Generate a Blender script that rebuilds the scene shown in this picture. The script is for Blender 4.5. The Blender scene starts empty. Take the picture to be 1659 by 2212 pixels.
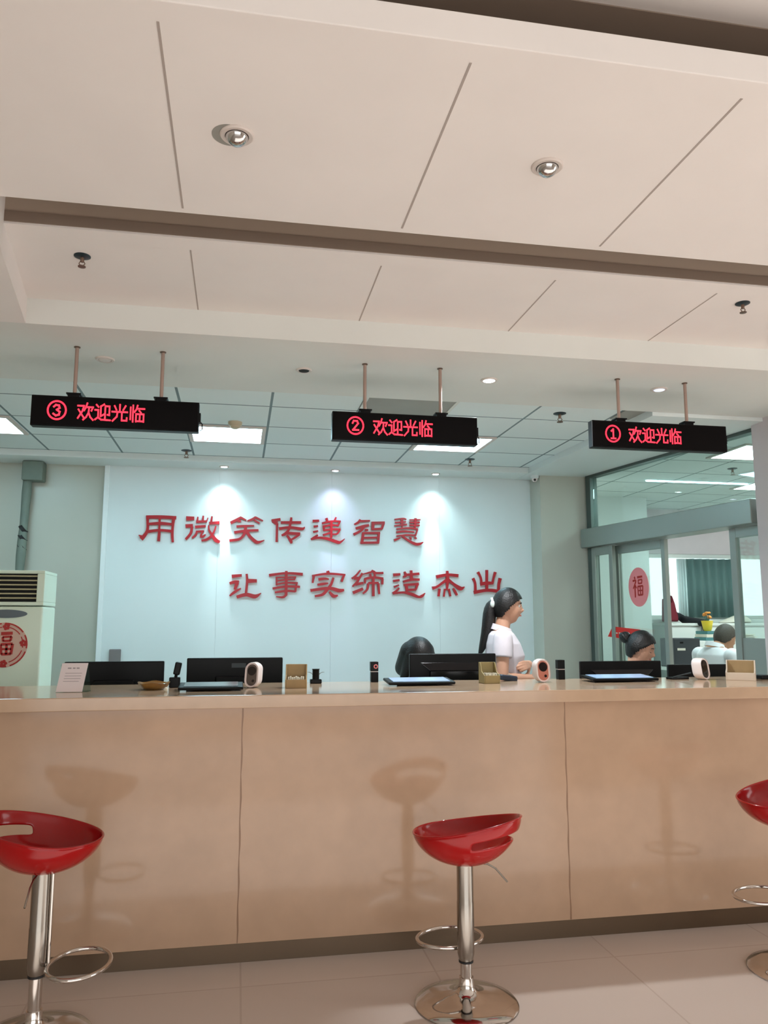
import bpy, bmesh, math, random
from mathutils import Vector, Matrix
random.seed(7)
PI = math.pi
SC = bpy.context.scene
COL = SC.collection

# ------------------------------------------------------------------ camera
F_PX, CXP, CYP, CAM_H = 1700.0, 829.5, 1106.0, 1.44
YAW, PIT = math.radians(10.4), math.radians(8.0)
cam_d = bpy.data.cameras.new('camera')
cam = bpy.data.objects.new('camera', cam_d)
COL.objects.link(cam)
cam.location = (0, 0, CAM_H)
cam.rotation_euler = (PI / 2 + PIT, 0, -YAW)
cam_d.sensor_fit = 'HORIZONTAL'
cam_d.sensor_width = 36.0
cam_d.lens = 36.0 * F_PX / 1659.0
cam_d.clip_start = 0.05
SC.camera = cam

# ------------------------------------------------------------------ light and exposure
SC.view_settings.view_transform = 'Standard'
SC.view_settings.look = 'None'
SC.view_settings.gamma = 1.0
SC.view_settings.exposure = 0.0
SC.cycles.max_bounces = 8
SC.cycles.caustics_reflective = False
SC.cycles.caustics_refractive = False
SC.cycles.sample_clamp_indirect = 6.0

WORLD_RGB, WORLD_STR = (0.95, 1.0, 1.0), 2.2
HALL_RGB = (1.0, 0.97, 0.96)
HALL_WINDOW_W = 55.0      # daylight through the entrance glazing behind the camera
SUN_STR = 24.0             # sun through the added right-wall opening, striking the floor out of view
OFFICE_RGB = (0.57, 0.95, 1.10)
PANEL_STR = 20.0
SPOT_W = 42.0
DOWN_W = 150.0

w = bpy.data.worlds.new('world')
SC.world = w
w.use_nodes = True
w.node_tree.nodes['Background'].inputs[0].default_value = (*WORLD_RGB, 1)
w.node_tree.nodes['Background'].inputs[1].default_value = WORLD_STR


def area(name, loc, rot, sx, sy, watts, rgb):
    l = bpy.data.lights.new(name, 'AREA')
    l.shape = 'RECTANGLE'
    l.size, l.size_y, l.energy, l.color = sx, sy, watts, rgb
    o = bpy.data.objects.new(name, l)
    COL.objects.link(o)
    o.location, o.rotation_euler = loc, rot
    return o


area('entrance_daylight', (1.0, -4.5, 1.25), (PI / 2, 0, 0), 7.5, 2.1, HALL_WINDOW_W, HALL_RGB)
area('side_daylight', (6.45, 1.55, 1.5), (PI / 2, 0, PI / 2), 2.0, 2.3, 25.0, HALL_RGB)  # added fill light from the right, no such source known
_s = bpy.data.lights.new('sun', 'SUN')
_s.energy, _s.color, _s.angle = SUN_STR, (0.96, 1.0, 1.03), math.radians(0.6)
sun = bpy.data.objects.new('sun', _s)
COL.objects.link(sun)
sun.rotation_euler = Vector((-0.93, 0.02, -0.335)).to_track_quat('-Z', 'Y').to_euler()

# ------------------------------------------------------------------ pixel <-> place helpers
_R = Vector((math.cos(YAW), -math.sin(YAW), 0))
_FH = Vector((math.sin(YAW), math.cos(YAW), 0))
_F = _FH * math.cos(PIT) + Vector((0, 0, math.sin(PIT)))
_U = -_FH * math.sin(PIT) + Vector((0, 0, math.cos(PIT)))
_C = Vector((0, 0, CAM_H))


def ray(x, y):
    return _F + _R * ((x - CXP) / F_PX) - _U * ((y - CYP) / F_PX)


def at_y(x, y, Y):
    d = ray(x, y)
    return _C + d * (Y / d.y)


def at_z(x, y, z):
    d = ray(x, y)
    return _C + d * ((z - CAM_H) / d.z)


def at_pl(x, y, p0, n):
    d = ray(x, y)
    return _C + d * ((Vector(p0) - _C).dot(n) / d.dot(n))


# ------------------------------------------------------------------ materials
def lin(c):
    return tuple(((v / 255) / 12.92 if v <= 10 else (((v / 255) + 0.055) / 1.055) ** 2.4) for v in c)


def mat(name, rgb, rough=0.5, metal=0.0, var=0.0, vscale=6.0, bump=0.0, bscale=80.0, spec=0.5, coat=0.0,
        emit=None, estr=0.0, alpha=None):
    m = bpy.data.materials.new(name)
    m.use_nodes = True
    nt = m.node_tree
    b = nt.nodes['Principled BSDF']
    base = (*lin(rgb), 1)
    b.inputs['Base Color'].default_value = base
    b.inputs['Roughness'].default_value = rough
    b.inputs['Metallic'].default_value = metal
    b.inputs['Specular IOR Level'].default_value = spec
    b.inputs['Coat Weight'].default_value = coat
    tc = nt.nodes.new('ShaderNodeTexCoord')
    if var > 0:
        n = nt.nodes.new('ShaderNodeTexNoise')
        n.inputs['Scale'].default_value = vscale
        n.inputs['Detail'].default_value = 6
        nt.links.new(tc.outputs['Object'], n.inputs['Vector'])
        r = nt.nodes.new('ShaderNodeValToRGB')
        e = r.color_ramp.elements
        e[0].position, e[1].position = 0.3, 0.7
        e[0].color = tuple(max(0, v * (1 - var)) for v in base[:3]) + (1,)
        e[1].color = tuple(min(1, v * (1 + var)) for v in base[:3]) + (1,)
        nt.links.new(n.outputs['Fac'], r.inputs['Fac'])
        nt.links.new(r.outputs['Color'], b.inputs['Base Color'])
    if bump > 0:
        n2 = nt.nodes.new('ShaderNodeTexNoise')
        n2.inputs['Scale'].default_value = bscale
        n2.inputs['Detail'].default_value = 4
        nt.links.new(tc.outputs['Object'], n2.inputs['Vector'])
        bp = nt.nodes.new('ShaderNodeBump')
        bp.inputs['Strength'].default_value = bump
        bp.inputs['Distance'].default_value = 0.01
        nt.links.new(n2.outputs['Fac'], bp.inputs['Height'])
        nt.links.new(bp.outputs['Normal'], b.inputs['Normal'])
    if emit is not None:
        b.inputs['Emission Color'].default_value = (*emit, 1)
        b.inputs['Emission Strength'].default_value = estr
    return m


def glass_mat(name, tint=(235, 245, 243), refl=0.08):
    m = bpy.data.materials.new(name)
    m.use_nodes = True
    nt = m.node_tree
    nt.nodes.remove(nt.nodes['Principled BSDF'])
    out = nt.nodes['Material Output']
    tr = nt.nodes.new('ShaderNodeBsdfTransparent')
    tr.inputs[0].default_value = (*lin(tint), 1)
    gl = nt.nodes.new('ShaderNodeBsdfGlossy')
    gl.inputs['Roughness'].default_value = 0.02
    mx = nt.nodes.new('ShaderNodeMixShader')
    mx.inputs[0].default_value = refl
    nt.links.new(tr.outputs[0], mx.inputs[1])
    nt.links.new(gl.outputs[0], mx.inputs[2])
    nt.links.new(mx.outputs[0], out.inputs['Surface'])
    return m


def tile_mat(name, rgb, joint, w_, h_, mort, rough, ox=0.0, oy=0.0, var=0.03, spec=0.5, bump=0.0, coat=0.0):
    """flat rectangular tiles laid on object X/Y with thin joints"""
    m = mat(name, rgb, rough, spec=spec, coat=coat, bump=bump)
    nt = m.node_tree
    b = nt.nodes['Principled BSDF']
    tc = nt.nodes.new('ShaderNodeTexCoord')
    mp = nt.nodes.new('ShaderNodeMapping')
    mp.inputs['Location'].default_value = (-ox, -oy, 0)
    br = nt.nodes.new('ShaderNodeTexBrick')
    br.offset, br.squash = 0.0, 1.0
    c = lin(rgb)
    br.inputs['Color1'].default_value = (*[v * (1 - var) for v in c], 1)
    br.inputs['Color2'].default_value = (*[min(1, v * (1 + var)) for v in c], 1)
    br.inputs['Mortar'].default_value = (*lin(joint), 1)
    br.inputs['Scale'].default_value = 1.0
    br.inputs['Mortar Size'].default_value = mort
    br.inputs['Mortar Smooth'].default_value = 0.1
    br.inputs['Brick Width'].default_value = w_
    br.inputs['Row Height'].default_value = h_
    nt.links.new(tc.outputs['Object'], mp.inputs['Vector'])
    nt.links.new(mp.outputs['Vector'], br.inputs['Vector'])
    nt.links.new(br.outputs['Color'], b.inputs['Base Color'])
    return m


M = {
    'ceil_white': mat('ceiling_paint', (238, 231, 226), 0.7, var=0.02, vscale=3),
    'taupe': mat('taupe_cove_paint', (140, 122, 108), 0.8),  # dark shade of the ceiling slot, put into the colour
    'tan': mat('tan_cove_paint', (186, 170, 154), 0.8),  # lighter step of the same painted-in slot shade
    'soffit': mat('soffit_paint', (222, 222, 216), 0.75, var=0.02, vscale=3),
    'seam': mat('ceiling_seam', (172, 160, 152), 0.8),
    'grid_tile': tile_mat('mineral_tile', (228, 236, 234), (118, 132, 134), 0.595, 0.56, 0.009, 0.8, ox=0.18, oy=5.20, var=0.012),
    'trim_white': mat('valance_paint', (226, 232, 230), 0.6),
    'wall_white': mat('white_panel', (226, 234, 234), 0.38, var=0.015, vscale=2),
    'wall_strip': mat('panel_edge_strip', (238, 244, 244), 0.3),
    'wall_beige': mat('beige_wall_board', (186, 186, 174), 0.35, var=0.03, vscale=2),
    'wall_hall': mat('hall_wall', (205, 192, 178), 0.6, var=0.03),
    'pillar': mat('pillar_paint', (206, 196, 198), 0.6, var=0.02),
    'wall_next': mat('next_room_wall', (214, 220, 216), 0.6),
    'floor': tile_mat('polished_floor_tile', (196, 184, 175), (184, 171, 161), 0.8, 0.8, 0.004, 0.16, ox=0.046, oy=0.22, var=0.02),
    'floor_office': tile_mat('office_floor_tile', (226, 224, 216), (130, 125, 118), 0.6, 0.6, 0.004, 0.3),
    'marble': mat('beige_marble', (182, 152, 127), 0.10, var=0.05, vscale=7, spec=0.5),
    'marble_top': mat('beige_marble_top', (186, 158, 132), 0.12, var=0.05, vscale=9, spec=0.5),
    'stain': mat('brown_seam_stain', (140, 108, 84), 0.35),
    'kick': mat('brushed_kick_plate', (112, 96, 80), 0.32, metal=0.85, var=0.05, vscale=3),
    'red_seat': mat('red_gloss_plastic', (150, 5, 9), 0.16, coat=0.15, spec=0.35),
    'chrome': mat('chrome', (205, 200, 195), 0.08, metal=1.0),
    'chrome_dull': mat('brushed_chrome', (158, 152, 144), 0.22, metal=1.0),
    'black_rubber': mat('black_rubber', (18, 17, 17), 0.6),
    'led_case': mat('black_sign_case', (6, 4, 5), 0.4, spec=0.15),
    'led_face': mat('black_sign_face', (4, 2, 3), 0.3, spec=0.12),
    'led_red': mat('red_led', (60, 4, 6), 0.5, emit=(1.0, 0.022, 0.045), estr=3.2),
    'rod': mat('hanging_rod', (176, 150, 138), 0.35, metal=0.5),
    'letter': mat('red_acrylic_letter', (176, 12, 30), 0.35),
    'black_plastic': mat('black_plastic', (5, 5, 6), 0.4, spec=0.18),
    'black_gloss': mat('black_gloss_panel', (6, 7, 10), 0.14, spec=0.3),
    'dark_grey': mat('dark_grey_plastic', (44, 52, 56), 0.5),
    'screen_blue': mat('pale_blue_screen', (150, 180, 214), 0.15, emit=(0.35, 0.50, 0.72), estr=0.35),
    'white_plastic': mat('white_plastic', (236, 222, 218), 0.35),
    'pink_window': mat('pinkish_dark_lens', (190, 120, 104), 0.2),
    'lens': mat('dark_lens', (26, 18, 18), 0.12),
    'grey_lens': mat('grey_lens_window', (96, 84, 78), 0.18),
    'cardboard': mat('kraft_card_box', (164, 138, 98), 0.7, var=0.05, vscale=30),
    'card_pale': mat('pale_card_box', (214, 200, 182), 0.6),
    'olive_card': mat('olive_card_box', (150, 134, 88), 0.6, var=0.05, vscale=30),
    'cards': mat('white_name_cards', (226, 222, 205), 0.6),
    'paper': mat('white_paper', (226, 214, 214), 0.7),
    'ink': mat('grey_print', (150, 138, 140), 0.8),
    'acrylic': glass_mat('clear_acrylic'),
    'amber_glass': mat('amber_glass', (196, 150, 84), 0.08, spec=0.8),
    'ac_body': mat('cream_enamel', (228, 242, 222), 0.4),
    'ac_dark': mat('dark_vent_cavity', (16, 16, 14), 0.7),
    'ac_slat': mat('cream_vent_slat', (196, 188, 150), 0.45),
    'badge': mat('grey_badge', (92, 104, 110), 0.3, metal=0.4),
    'sticker_pale': mat('pale_sticker_film', (214, 178, 160), 0.5),
    'sticker_pink': mat('pink_sticker_paper', (232, 134, 138), 0.6),
    'sticker_red': mat('red_sticker_print', (178, 34, 28), 0.5),
    'poster_red': mat('red_poster', (214, 40, 34), 0.5),
    'pipe': mat('grey_pipe_lagging', (112, 122, 112), 0.7, var=0.08, vscale=12),
    'alu': mat('brushed_aluminium', (150, 158, 152), 0.38, metal=0.55),
    'alu_dark': mat('dark_aluminium', (86, 98, 94), 0.4, metal=0.5),
    'glass': glass_mat('partition_glass'),
    'lamp_face': mat('fluorescent_diffuser', (240, 250, 250), 0.5, emit=OFFICE_RGB, estr=PANEL_STR),
    'lamp_bright': mat('bright_fluorescent_diffuser', (240, 250, 250), 0.5, emit=(0.80, 1.0, 1.02), estr=34.0),
    'tube': mat('fluorescent_tube', (240, 250, 250), 0.5, emit=OFFICE_RGB, estr=16.0),
    'spot_face': mat('lit_spot_lens', (240, 250, 255), 0.4, emit=(0.80, 0.94, 1.0), estr=14.0),
    'spot_violet': mat('lit_violet_lens', (240, 240, 255), 0.4, emit=(0.78, 0.80, 1.0), estr=9.0),
    'spot_dim': mat('dim_spot_lens', (222, 226, 240), 0.4, emit=(0.8, 0.85, 1.0), estr=0.8),
    'reflector': mat('silver_reflector', (205, 205, 205), 0.12, metal=1.0),
    'ring_white': mat('white_lamp_ring', (214, 202, 194), 0.5),
    'hole': mat('dark_hole', (30, 28, 26), 0.8),
    'plate_dark': mat('dark_rosette', (26, 42, 48), 0.4),
    'brass': mat('dull_brass', (120, 98, 84), 0.35, metal=0.7),
    'vent': mat('grey_vent_panel', (150, 148, 140), 0.7, var=0.03),
    'beige_plastic': mat('beige_plastic', (190, 172, 144), 0.5),
    'skin': mat('skin', (206, 158, 132), 0.5, var=0.03, vscale=20),
    'skin_tan': mat('tan_skin', (178, 132, 100), 0.5, var=0.03, vscale=20),
    'lip': mat('lip', (186, 122, 106), 0.5),
    'eye_white': mat('eye_white', (230, 228, 222), 0.25),
    'iris': mat('iris', (28, 18, 14), 0.2),
    'hair': mat('black_hair', (12, 11, 12), 0.45, bump=0.3, bscale=120),
    'hair_grey': mat('greying_short_hair', (66, 62, 52), 0.6, bump=0.4, bscale=160),
    'shirt': mat('white_shirt', (226, 220, 228), 0.75, bump=0.25, bscale=14),
    'shirt_man': mat('white_cotton_shirt', (240, 246, 248), 0.75, bump=0.2, bscale=14),
    'trousers': mat('dark_trousers', (36, 38, 46), 0.8),
    'shoe': mat('black_shoe', (16, 15, 15), 0.4),
    'grey_cloth': mat('grey_cloth', (150, 150, 156), 0.8),
    'hair_tie': mat('pale_hair_tie', (214, 226, 222), 0.5),
    'chair_black': mat('black_chair_mesh', (24, 26, 28), 0.7),
    'chair_brown': mat('brown_leather', (110, 78, 48), 0.45, var=0.06, vscale=14),
    'desk': mat('grey_desk_board', (176, 172, 164), 0.5),
    'cabinet_white': mat('white_cabinet', (222, 226, 220), 0.45),
    'curtain': mat('grey_green_curtain', (104, 134, 132), 0.85),
    'curtain_white': mat('white_curtain', (244, 250, 250), 0.85),
    'dark_red': mat('dark_red_cloth', (112, 16, 34), 0.8),
    'black_cloth': mat('black_cloth', (22, 24, 30), 0.8),
    'yellow': mat('yellow_glaze', (236, 208, 60), 0.4),
    'orange': mat('orange_petals', (226, 150, 70), 0.6),
    'teal': mat('teal_folder', (70, 128, 130), 0.5),
    'navy': mat('navy_folder', (30, 46, 66), 0.5),
    'grey_brown': mat('grey_brown_plastic', (126, 118, 118), 0.6),
    'ground': mat('outdoor_paving', (190, 196, 194), 0.8, var=0.05),
}


def translucent(m, amount):
    nt = m.node_tree
    b, out = nt.nodes['Principled BSDF'], nt.nodes['Material Output']
    tl = nt.nodes.new('ShaderNodeBsdfTranslucent')
    tl.inputs[0].default_value = b.inputs['Base Color'].default_value
    mx = nt.nodes.new('ShaderNodeMixShader')
    mx.inputs[0].default_value = amount
    nt.links.new(b.outputs[0], mx.inputs[1])
    nt.links.new(tl.outputs[0], mx.inputs[2])
    nt.links.new(mx.outputs[0], out.inputs['Surface'])


translucent(M['curtain_white'], 0.9)
translucent(M['curtain'], 0.25)
M['amber_glass'].node_tree.nodes['Principled BSDF'].inputs['Transmission Weight'].default_value = 0.75


# ------------------------------------------------------------------ geometry helpers
class G:
    """collects shapes; build() links them as ONE mesh object"""

    def __init__(s):
        s.bm = bmesh.new()

    def box(s, c, d, rot=None):
        x, y, z = [v / 2 for v in d]
        mt = Matrix.Translation(Vector(c)) @ (rot.to_4x4() if rot else Matrix())
        v = [s.bm.verts.new(mt @ Vector(p)) for p in
             [(-x, -y, -z), (x, -y, -z), (x, y, -z), (-x, y, -z), (-x, -y, z), (x, -y, z), (x, y, z), (-x, y, z)]]
        for f in [(3, 2, 1, 0), (4, 5, 6, 7), (0, 1, 5, 4), (1, 2, 6, 5), (2, 3, 7, 6), (3, 0, 4, 7)]:
            s.bm.faces.new([v[i] for i in f])
        return s

    def span(s, a, b):
        return s.box([(a[i] + b[i]) / 2 for i in range(3)], [abs(b[i] - a[i]) for i in range(3)])

    def prism(s, pts, d):
        """pts: closed 3-D polygon, d: extrusion vector"""
        d = Vector(d)
        a = [s.bm.verts.new(Vector(p)) for p in pts]
        b = [s.bm.verts.new(Vector(p) + d) for p in pts]
        n = len(pts)
        s.bm.faces.new(a[::-1])
        s.bm.faces.new(b)
        for i in range(n):
            s.bm.faces.new([a[i], a[(i + 1) % n], b[(i + 1) % n], b[i]])
        return s

    def rings(s, rs, cap0=True, cap1=True, closed=True):
        vs = [[s.bm.verts.new(p) for p in r] for r in rs]
        n = len(vs[0])
        for i in range(len(vs) - 1):
            for j in range(n if closed else n - 1):
                k = (j + 1) % n
                s.bm.faces.new([vs[i][j], vs[i][k], vs[i + 1][k], vs[i + 1][j]])
        if cap0:
            s.bm.faces.new(vs[0][::-1])
        if cap1:
            s.bm.faces.new(vs[-1])
        return s

    def lathe(s, prof, c=(0, 0, 0), seg=40, mt=None, cap=True):
        c = Vector(c)
        rs = []
        for r, z in prof:
            ring = []
            for j in range(seg):
                a = 2 * PI * j / seg
                p = Vector((r * math.cos(a), r * math.sin(a), z))
                ring.append((mt @ p if mt else p) + c)
            rs.append(ring)
        return s.rings(rs, cap, cap)

    def tube(s, path, r, seg=14, closed=False, cap=True):
        P = [Vector(p) for p in path]
        R = r if isinstance(r, (list, tuple)) else [r] * len(P)
        n = len(P)
        rs = []
        up = None
        for i in range(n):
            if closed:
                t = P[(i + 1) % n] - P[i - 1]
            else:
                t = P[min(i + 1, n - 1)] - P[max(i - 1, 0)]
            t.normalize()
            if up is None:
                up = Vector((0, 0, 1)) if abs(t.z) < 0.9 else Vector((1, 0, 0))
            a = t.cross(up)
            if a.length < 1e-5:
                a = t.orthogonal()
            a.normalize()
            up = a.cross(t).normalized()
            rs.append([P[i] + (a * math.cos(2 * PI * j / seg) + up * math.sin(2 * PI * j / seg)) * R[i] for j in range(seg)])
        if closed:
            rs.append(rs[0])
            vs = [[s.bm.verts.new(p) for p in q] for q in rs[:-1]]
            for i in range(n):
                for j in range(seg):
                    k = (j + 1) % seg
                    s.bm.faces.new([vs[i][j], vs[i][k], vs[(i + 1) % n][k], vs[(i + 1) % n][j]])
            return s
        return s.rings(rs, cap, cap)

    def ball(s, c, r, seg=24, mt=None):
        rx, ry, rz = r if isinstance(r, (list, tuple)) else (r, r, r)
        m = Matrix.Translation(Vector(c)) @ (mt.to_4x4() if mt else Matrix()) @ Matrix.Diagonal((rx, ry, rz, 1))
        bmesh.ops.create_uvsphere(s.bm, u_segments=seg, v_segments=max(8, seg // 2), radius=1, matrix=m)
        return s

    def caps(s, p0, p1, r0, r1, seg=20):
        """tapered limb with round ends"""
        p0, p1 = Vector(p0), Vector(p1)
        s.ball(p0, r0, seg)
        s.ball(p1, r1, seg)
        s.tube([p0, p1], [r0, r1], seg)
        return s

    def build(s, name, m, parent=None, smooth=False, bevel=0.0, seg=2, subsurf=0, solid=0.0, angle=40):
        bmesh.ops.recalc_face_normals(s.bm, faces=s.bm.faces[:])
        me = bpy.data.meshes.new(name)
        s.bm.to_mesh(me)
        s.bm.free()
        for mm in (m if isinstance(m, list) else [m]):
            me.materials.append(mm)
        if smooth:
            for p in me.polygons:
                p.use_smooth = True
            if not subsurf and angle < 180:
                me.set_sharp_from_angle(angle=math.radians(angle))
        o = bpy.data.objects.new(name, me)
        COL.objects.link(o)
        if parent:
            o.parent = parent
        if solid:
            md = o.modifiers.new('solid', 'SOLIDIFY')
            md.thickness, md.offset = solid, 0
        if bevel:
            md = o.modifiers.new('bevel', 'BEVEL')
            md.width, md.segments, md.limit_method = bevel, seg, 'ANGLE'
        if subsurf:
            md = o.modifiers.new('sub', 'SUBSURF')
            md.levels = md.render_levels = subsurf
        return o


def tag(o, label, cat, group=None):
    o['label'], o['category'] = label, cat
    if group:
        o['group'] = group
    return o


def thing(name, label, cat, loc=(0, 0, 0), rz=0.0, group=None):
    o = bpy.data.objects.new(name, None)
    o.empty_display_size = 0.1
    COL.objects.link(o)
    o.location, o.rotation_euler = loc, (0, 0, rz)
    return tag(o, label, cat, group)


def struct(o):
    o['kind'] = 'structure'
    return o


def dup(root, loc, rz, label):
    r = root.copy()
    COL.objects.link(r)
    r.location, r.rotation_euler = loc, (0, 0, rz)
    r['label'] = label
    for ch in root.children:
        c = ch.copy()
        COL.objects.link(c)
        c.parent = r
        for g in ch.children:
            d = g.copy()
            COL.objects.link(d)
            d.parent = c
    return r


def arc(c, r, a0, a1, n, ry=None):
    ry = r if ry is None else ry
    return [Vector((c[0] + r * math.cos(a0 + (a1 - a0) * i / n), c[1] + ry * math.sin(a0 + (a1 - a0) * i / n), c[2])) for i in range(n + 1)]


def rrect(w_, h_, r, n=6):
    """rounded rectangle outline in 2-D, centred"""
    out = []
    for cx, cy, a in ((w_ / 2 - r, h_ / 2 - r, 0), (-w_ / 2 + r, h_ / 2 - r, PI / 2), (-w_ / 2 + r, -h_ / 2 + r, PI), (w_ / 2 - r, -h_ / 2 + r, 1.5 * PI)):
        for i in range(n + 1):
            t = a + PI / 2 * i / n
            out.append((cx + r * math.cos(t), cy + r * math.sin(t)))
    return out


def stroke2d(pts):
    """[(x, y, width)] -> closed outline of a tapered brush stroke"""
    if len(pts) > 2:      # smooth through the points
        q = []
        for i in range(len(pts) - 1):
            p0, p1, p2, p3 = pts[max(i - 1, 0)], pts[i], pts[i + 1], pts[min(i + 2, len(pts) - 1)]
            for k in range(5):
                t = k / 5
                q.append(tuple(0.5 * ((2 * p1[d]) + (-p0[d] + p2[d]) * t + (2 * p0[d] - 5 * p1[d] + 4 * p2[d] - p3[d]) * t * t
                                      + (-p0[d] + 3 * p1[d] - 3 * p2[d] + p3[d]) * t ** 3) for d in range(3)))
        q.append(pts[-1])
        pts = q
    L, Rr = [], []
    n = len(pts)
    for i in range(n):
        a, b = pts[max(i - 1, 0)], pts[min(i + 1, n - 1)]
        t = Vector((b[0] - a[0], b[1] - a[1]))
        t.normalize()
        hw = max(pts[i][2], 4) / 2
        L.append((pts[i][0] - t.y * hw, pts[i][1] + t.x * hw))
        Rr.append((pts[i][0] + t.y * hw, pts[i][1] - t.x * hw))
    return L, Rr


def add_stroke(g, pts, to3, depth):
    """brush stroke as a solid ribbon; to3 maps 2-D to 3-D, depth = extrusion vector"""
    L, Rr = stroke2d(pts)
    d = Vector(depth)
    rs = []
    for l, r in zip(L, Rr):
        a, b = Vector(to3(*l)), Vector(to3(*r))
        rs.append([a, b, b + d, a + d])
    g.rings(rs)


# ------------------------------------------------------------------ key dimensions
HS = 2.85            # soffit over the counter
HB, HA, HU = 2.976, 2.92, 3.16
GZ = 2.88            # office grid ceiling
D = 7.26             # back wall
XL = -0.96           # left end of the hall ceiling recess
YF = 3.83            # fascia of the soffit
YA0, YA1, YB0 = 1.77, 2.78, 3.075
CF = 3.65            # counter front
CT = 1.123           # counter top height

# ================================================================== SHELL
struct(G().span((-4.2, -4.6, -0.1), (6.6, 4.3, 0.0)).build('floor', M['floor']))
struct(G().span((-4.2, 4.3, -0.1), (9.0, 9.4, 0.0)).build('floor', M['floor_office']))
# hall shell (mostly behind the camera)
struct(G().span((-4.3, -4.6, 0), (-4.2, 9.4, 3.2)).build('wall_left', M['wall_hall']))
g = G()
g.span((6.5, -4.6, 0), (6.6, 0.5, 3.2)).span((6.5, 2.6, 0), (6.6, 4.3, 3.2)).span((6.5, 0.5, 2.7), (6.6, 2.6, 3.2)).span((6.5, 0.5, 0), (6.6, 2.6, 0.3))  # opening added out of view so sun on the floor lights the ceiling
struct(g.build('wall_right', M['wall_hall']))
g = G()
g.span((-4.2, -4.7, 0), (-2.8, -4.6, 3.2)).span((4.8, -4.7, 0), (6.6, -4.6, 3.2)).span((-2.8, -4.7, 2.7), (4.8, -4.6, 3.2)).span((-2.8, -4.7, 0), (4.8, -4.6, 0.2))
struct(g.build('wall_back', M['wall_hall']))
# upper hall ceiling
struct(G().span((-4.2, -4.6, HU), (6.6, YF + 0.05, HU + 0.1)).build('ceiling', M['ceil_white']))
# floating panel A with its frame and grooves
SEAM_X = [-1.04, -0.234, 0.573, 1.375, 2.18, 2.985, 3.79, 4.6]
slab = struct(G().span((-0.60 - 1.4, YA0, HA), (6.5, YA1, HA + 0.085)).build('ceiling', M['ceil_white'], bevel=0.003))
g = G()
for x in SEAM_X:
    if x > -0.9:
        g.span((x - 0.0035, YA0 + 0.07, HA - 0.0012), (x + 0.0035, YA1 - 0.035, HA + 0.002))
g.build('panel_seam', M['seam'], slab)
# panel B, its seams
pb = struct(G().span((XL - 0.16, YB0, HB), (6.5, YF + 0.02, HU + 0.02)).build('ceiling', M['ceil_white'], bevel=0.003))
struct(G().span((XL, YB0 - 0.006, HB + 0.002), (6.5, YB0 - 0.0005, HB + 0.045)).build('trim_4', M['taupe']))  # strip coloured dark to shade the lower slot face
struct(G().span((XL, YB0 - 0.003, HB + 0.045), (6.5, YB0 - 0.0005, HU)).build('trim_5', M['tan']))  # upper slot face, half-dark shade painted in
struct(G().span((-2.0, YA0 + 0.075, HU - 0.004), (6.5, YB0 - 0.01, HU)).build('trim_6', M['taupe']))  # sheet above panel A carrying the painted shade of the cavity
G().span((XL, YB0, HB - 0.006), (6.5, YB0 + 0.10, HB)).build('edge_frame', M['ceil_white'], pb)
g = G()
for x in SEAM_X:
    if x > XL:
        g.span((x - 0.003, YB0 + 0.105, HB - 0.0012), (x + 0.003, YF - 0.002, HB + 0.002))
g.build('panel_seam', M['seam'], pb)
# soffit: strip over the counter + block left of the recess
g = G().span((-4.2, YF, HS), (6.5, 4.76, HU + 0.1))
struct(g.build('ceiling', M['soffit']))
g = G().prism([(XL + 0.10, YB0 - 0.35, HS), (XL + 0.03, YB0, HS), (XL - 0.07, YF + 0.0, HS), (-4.2, YF, HS), (-4.2, YB0 - 0.35, HS)], (0, 0, HU + 0.1 - HS))
struct(g.build('ceiling', M['ceil_white']))
# office grid ceiling, valance, bulkhead
struct(G().span((-4.2, 4.76, GZ), (9.0, 9.4, GZ + 0.1)).build('ceiling', M['grid_tile']))
struct(G().span((-4.2, 6.90, 2.828), (2.66, D, GZ + 0.02)).build('trim_1', M['trim_white'], bevel=0.004))
bulk = [at_z(1130, 1033, 2.828), at_z(1279, 934, 2.828)]
bx0, bx1 = 2.62, 2.70
struct(G().prism([(2.63, D, 2.825), (2.72, 4.765, 2.825), (3.62, 4.765, 2.825), (3.30, 6.95, 2.825), (3.30, D, 2.825)], (0, 0, 0.08)).build('trim_2', M['trim_white']))
# back wall: beige board, white panels with pale strips
struct(G().span((-4.2, D, 0), (3.4, D + 0.12, GZ + 0.1)).build('wall_back', M['wall_beige']))
pe = [at_y(x, 1250, D - 0.03).x for x in (220, 468, 715, 950, 1166)]
g = G()
for a, b in zip(pe[:-1], pe[1:]):
    g.span((a + 0.0005, D - 0.03, 0.1), (b - 0.0005, D + 0.005, 2.84))
struct(g.build('wall_panel', M['wall_white']))
g = G()
for x in (pe[0], pe[-1]):
    g.span((x - 0.02, D - 0.042, 0.1), (x + 0.022, D, 2.84))
struct(g.build('trim_3', M['wall_strip'], bevel=0.004))
# beige pier at the right end of the back wall
PX0 = at_y(1172, 1250, 6.97).x
struct(G().span((PX0, 6.97, 0), (3.31, D + 0.1, GZ)).build('wall_right', M['wall_beige']))
# pillar in front at the right
pl0 = at_y(1617, 860, 4.90)
struct(G().span((pl0.x, 4.40, 0), (pl0.x + 0.62, 4.9, GZ)).build('wall_pillar', M['pillar'], bevel=0.008))
struct(G().span((pl0.x + 0.62, 4.4, 0), (6.6, 4.5, HS)).build('wall_hall_side', M['wall_hall']))

# ================================================================== GLASS PARTITION AND SLIDING DOOR
P0 = Vector((3.27, 6.95, 0))
pd = Vector((0.184, -0.983, 0)).normalized()        # along the partition, towards the hall
pn = Vector((-pd.y, pd.x, 0))                       # across it
prot = Matrix.Rotation(math.atan2(pd.y, pd.x), 3, 'Z')


def part_s(px, py=1300):
    return (at_pl(px, py, P0, pn) - P0).dot(pd)


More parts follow.
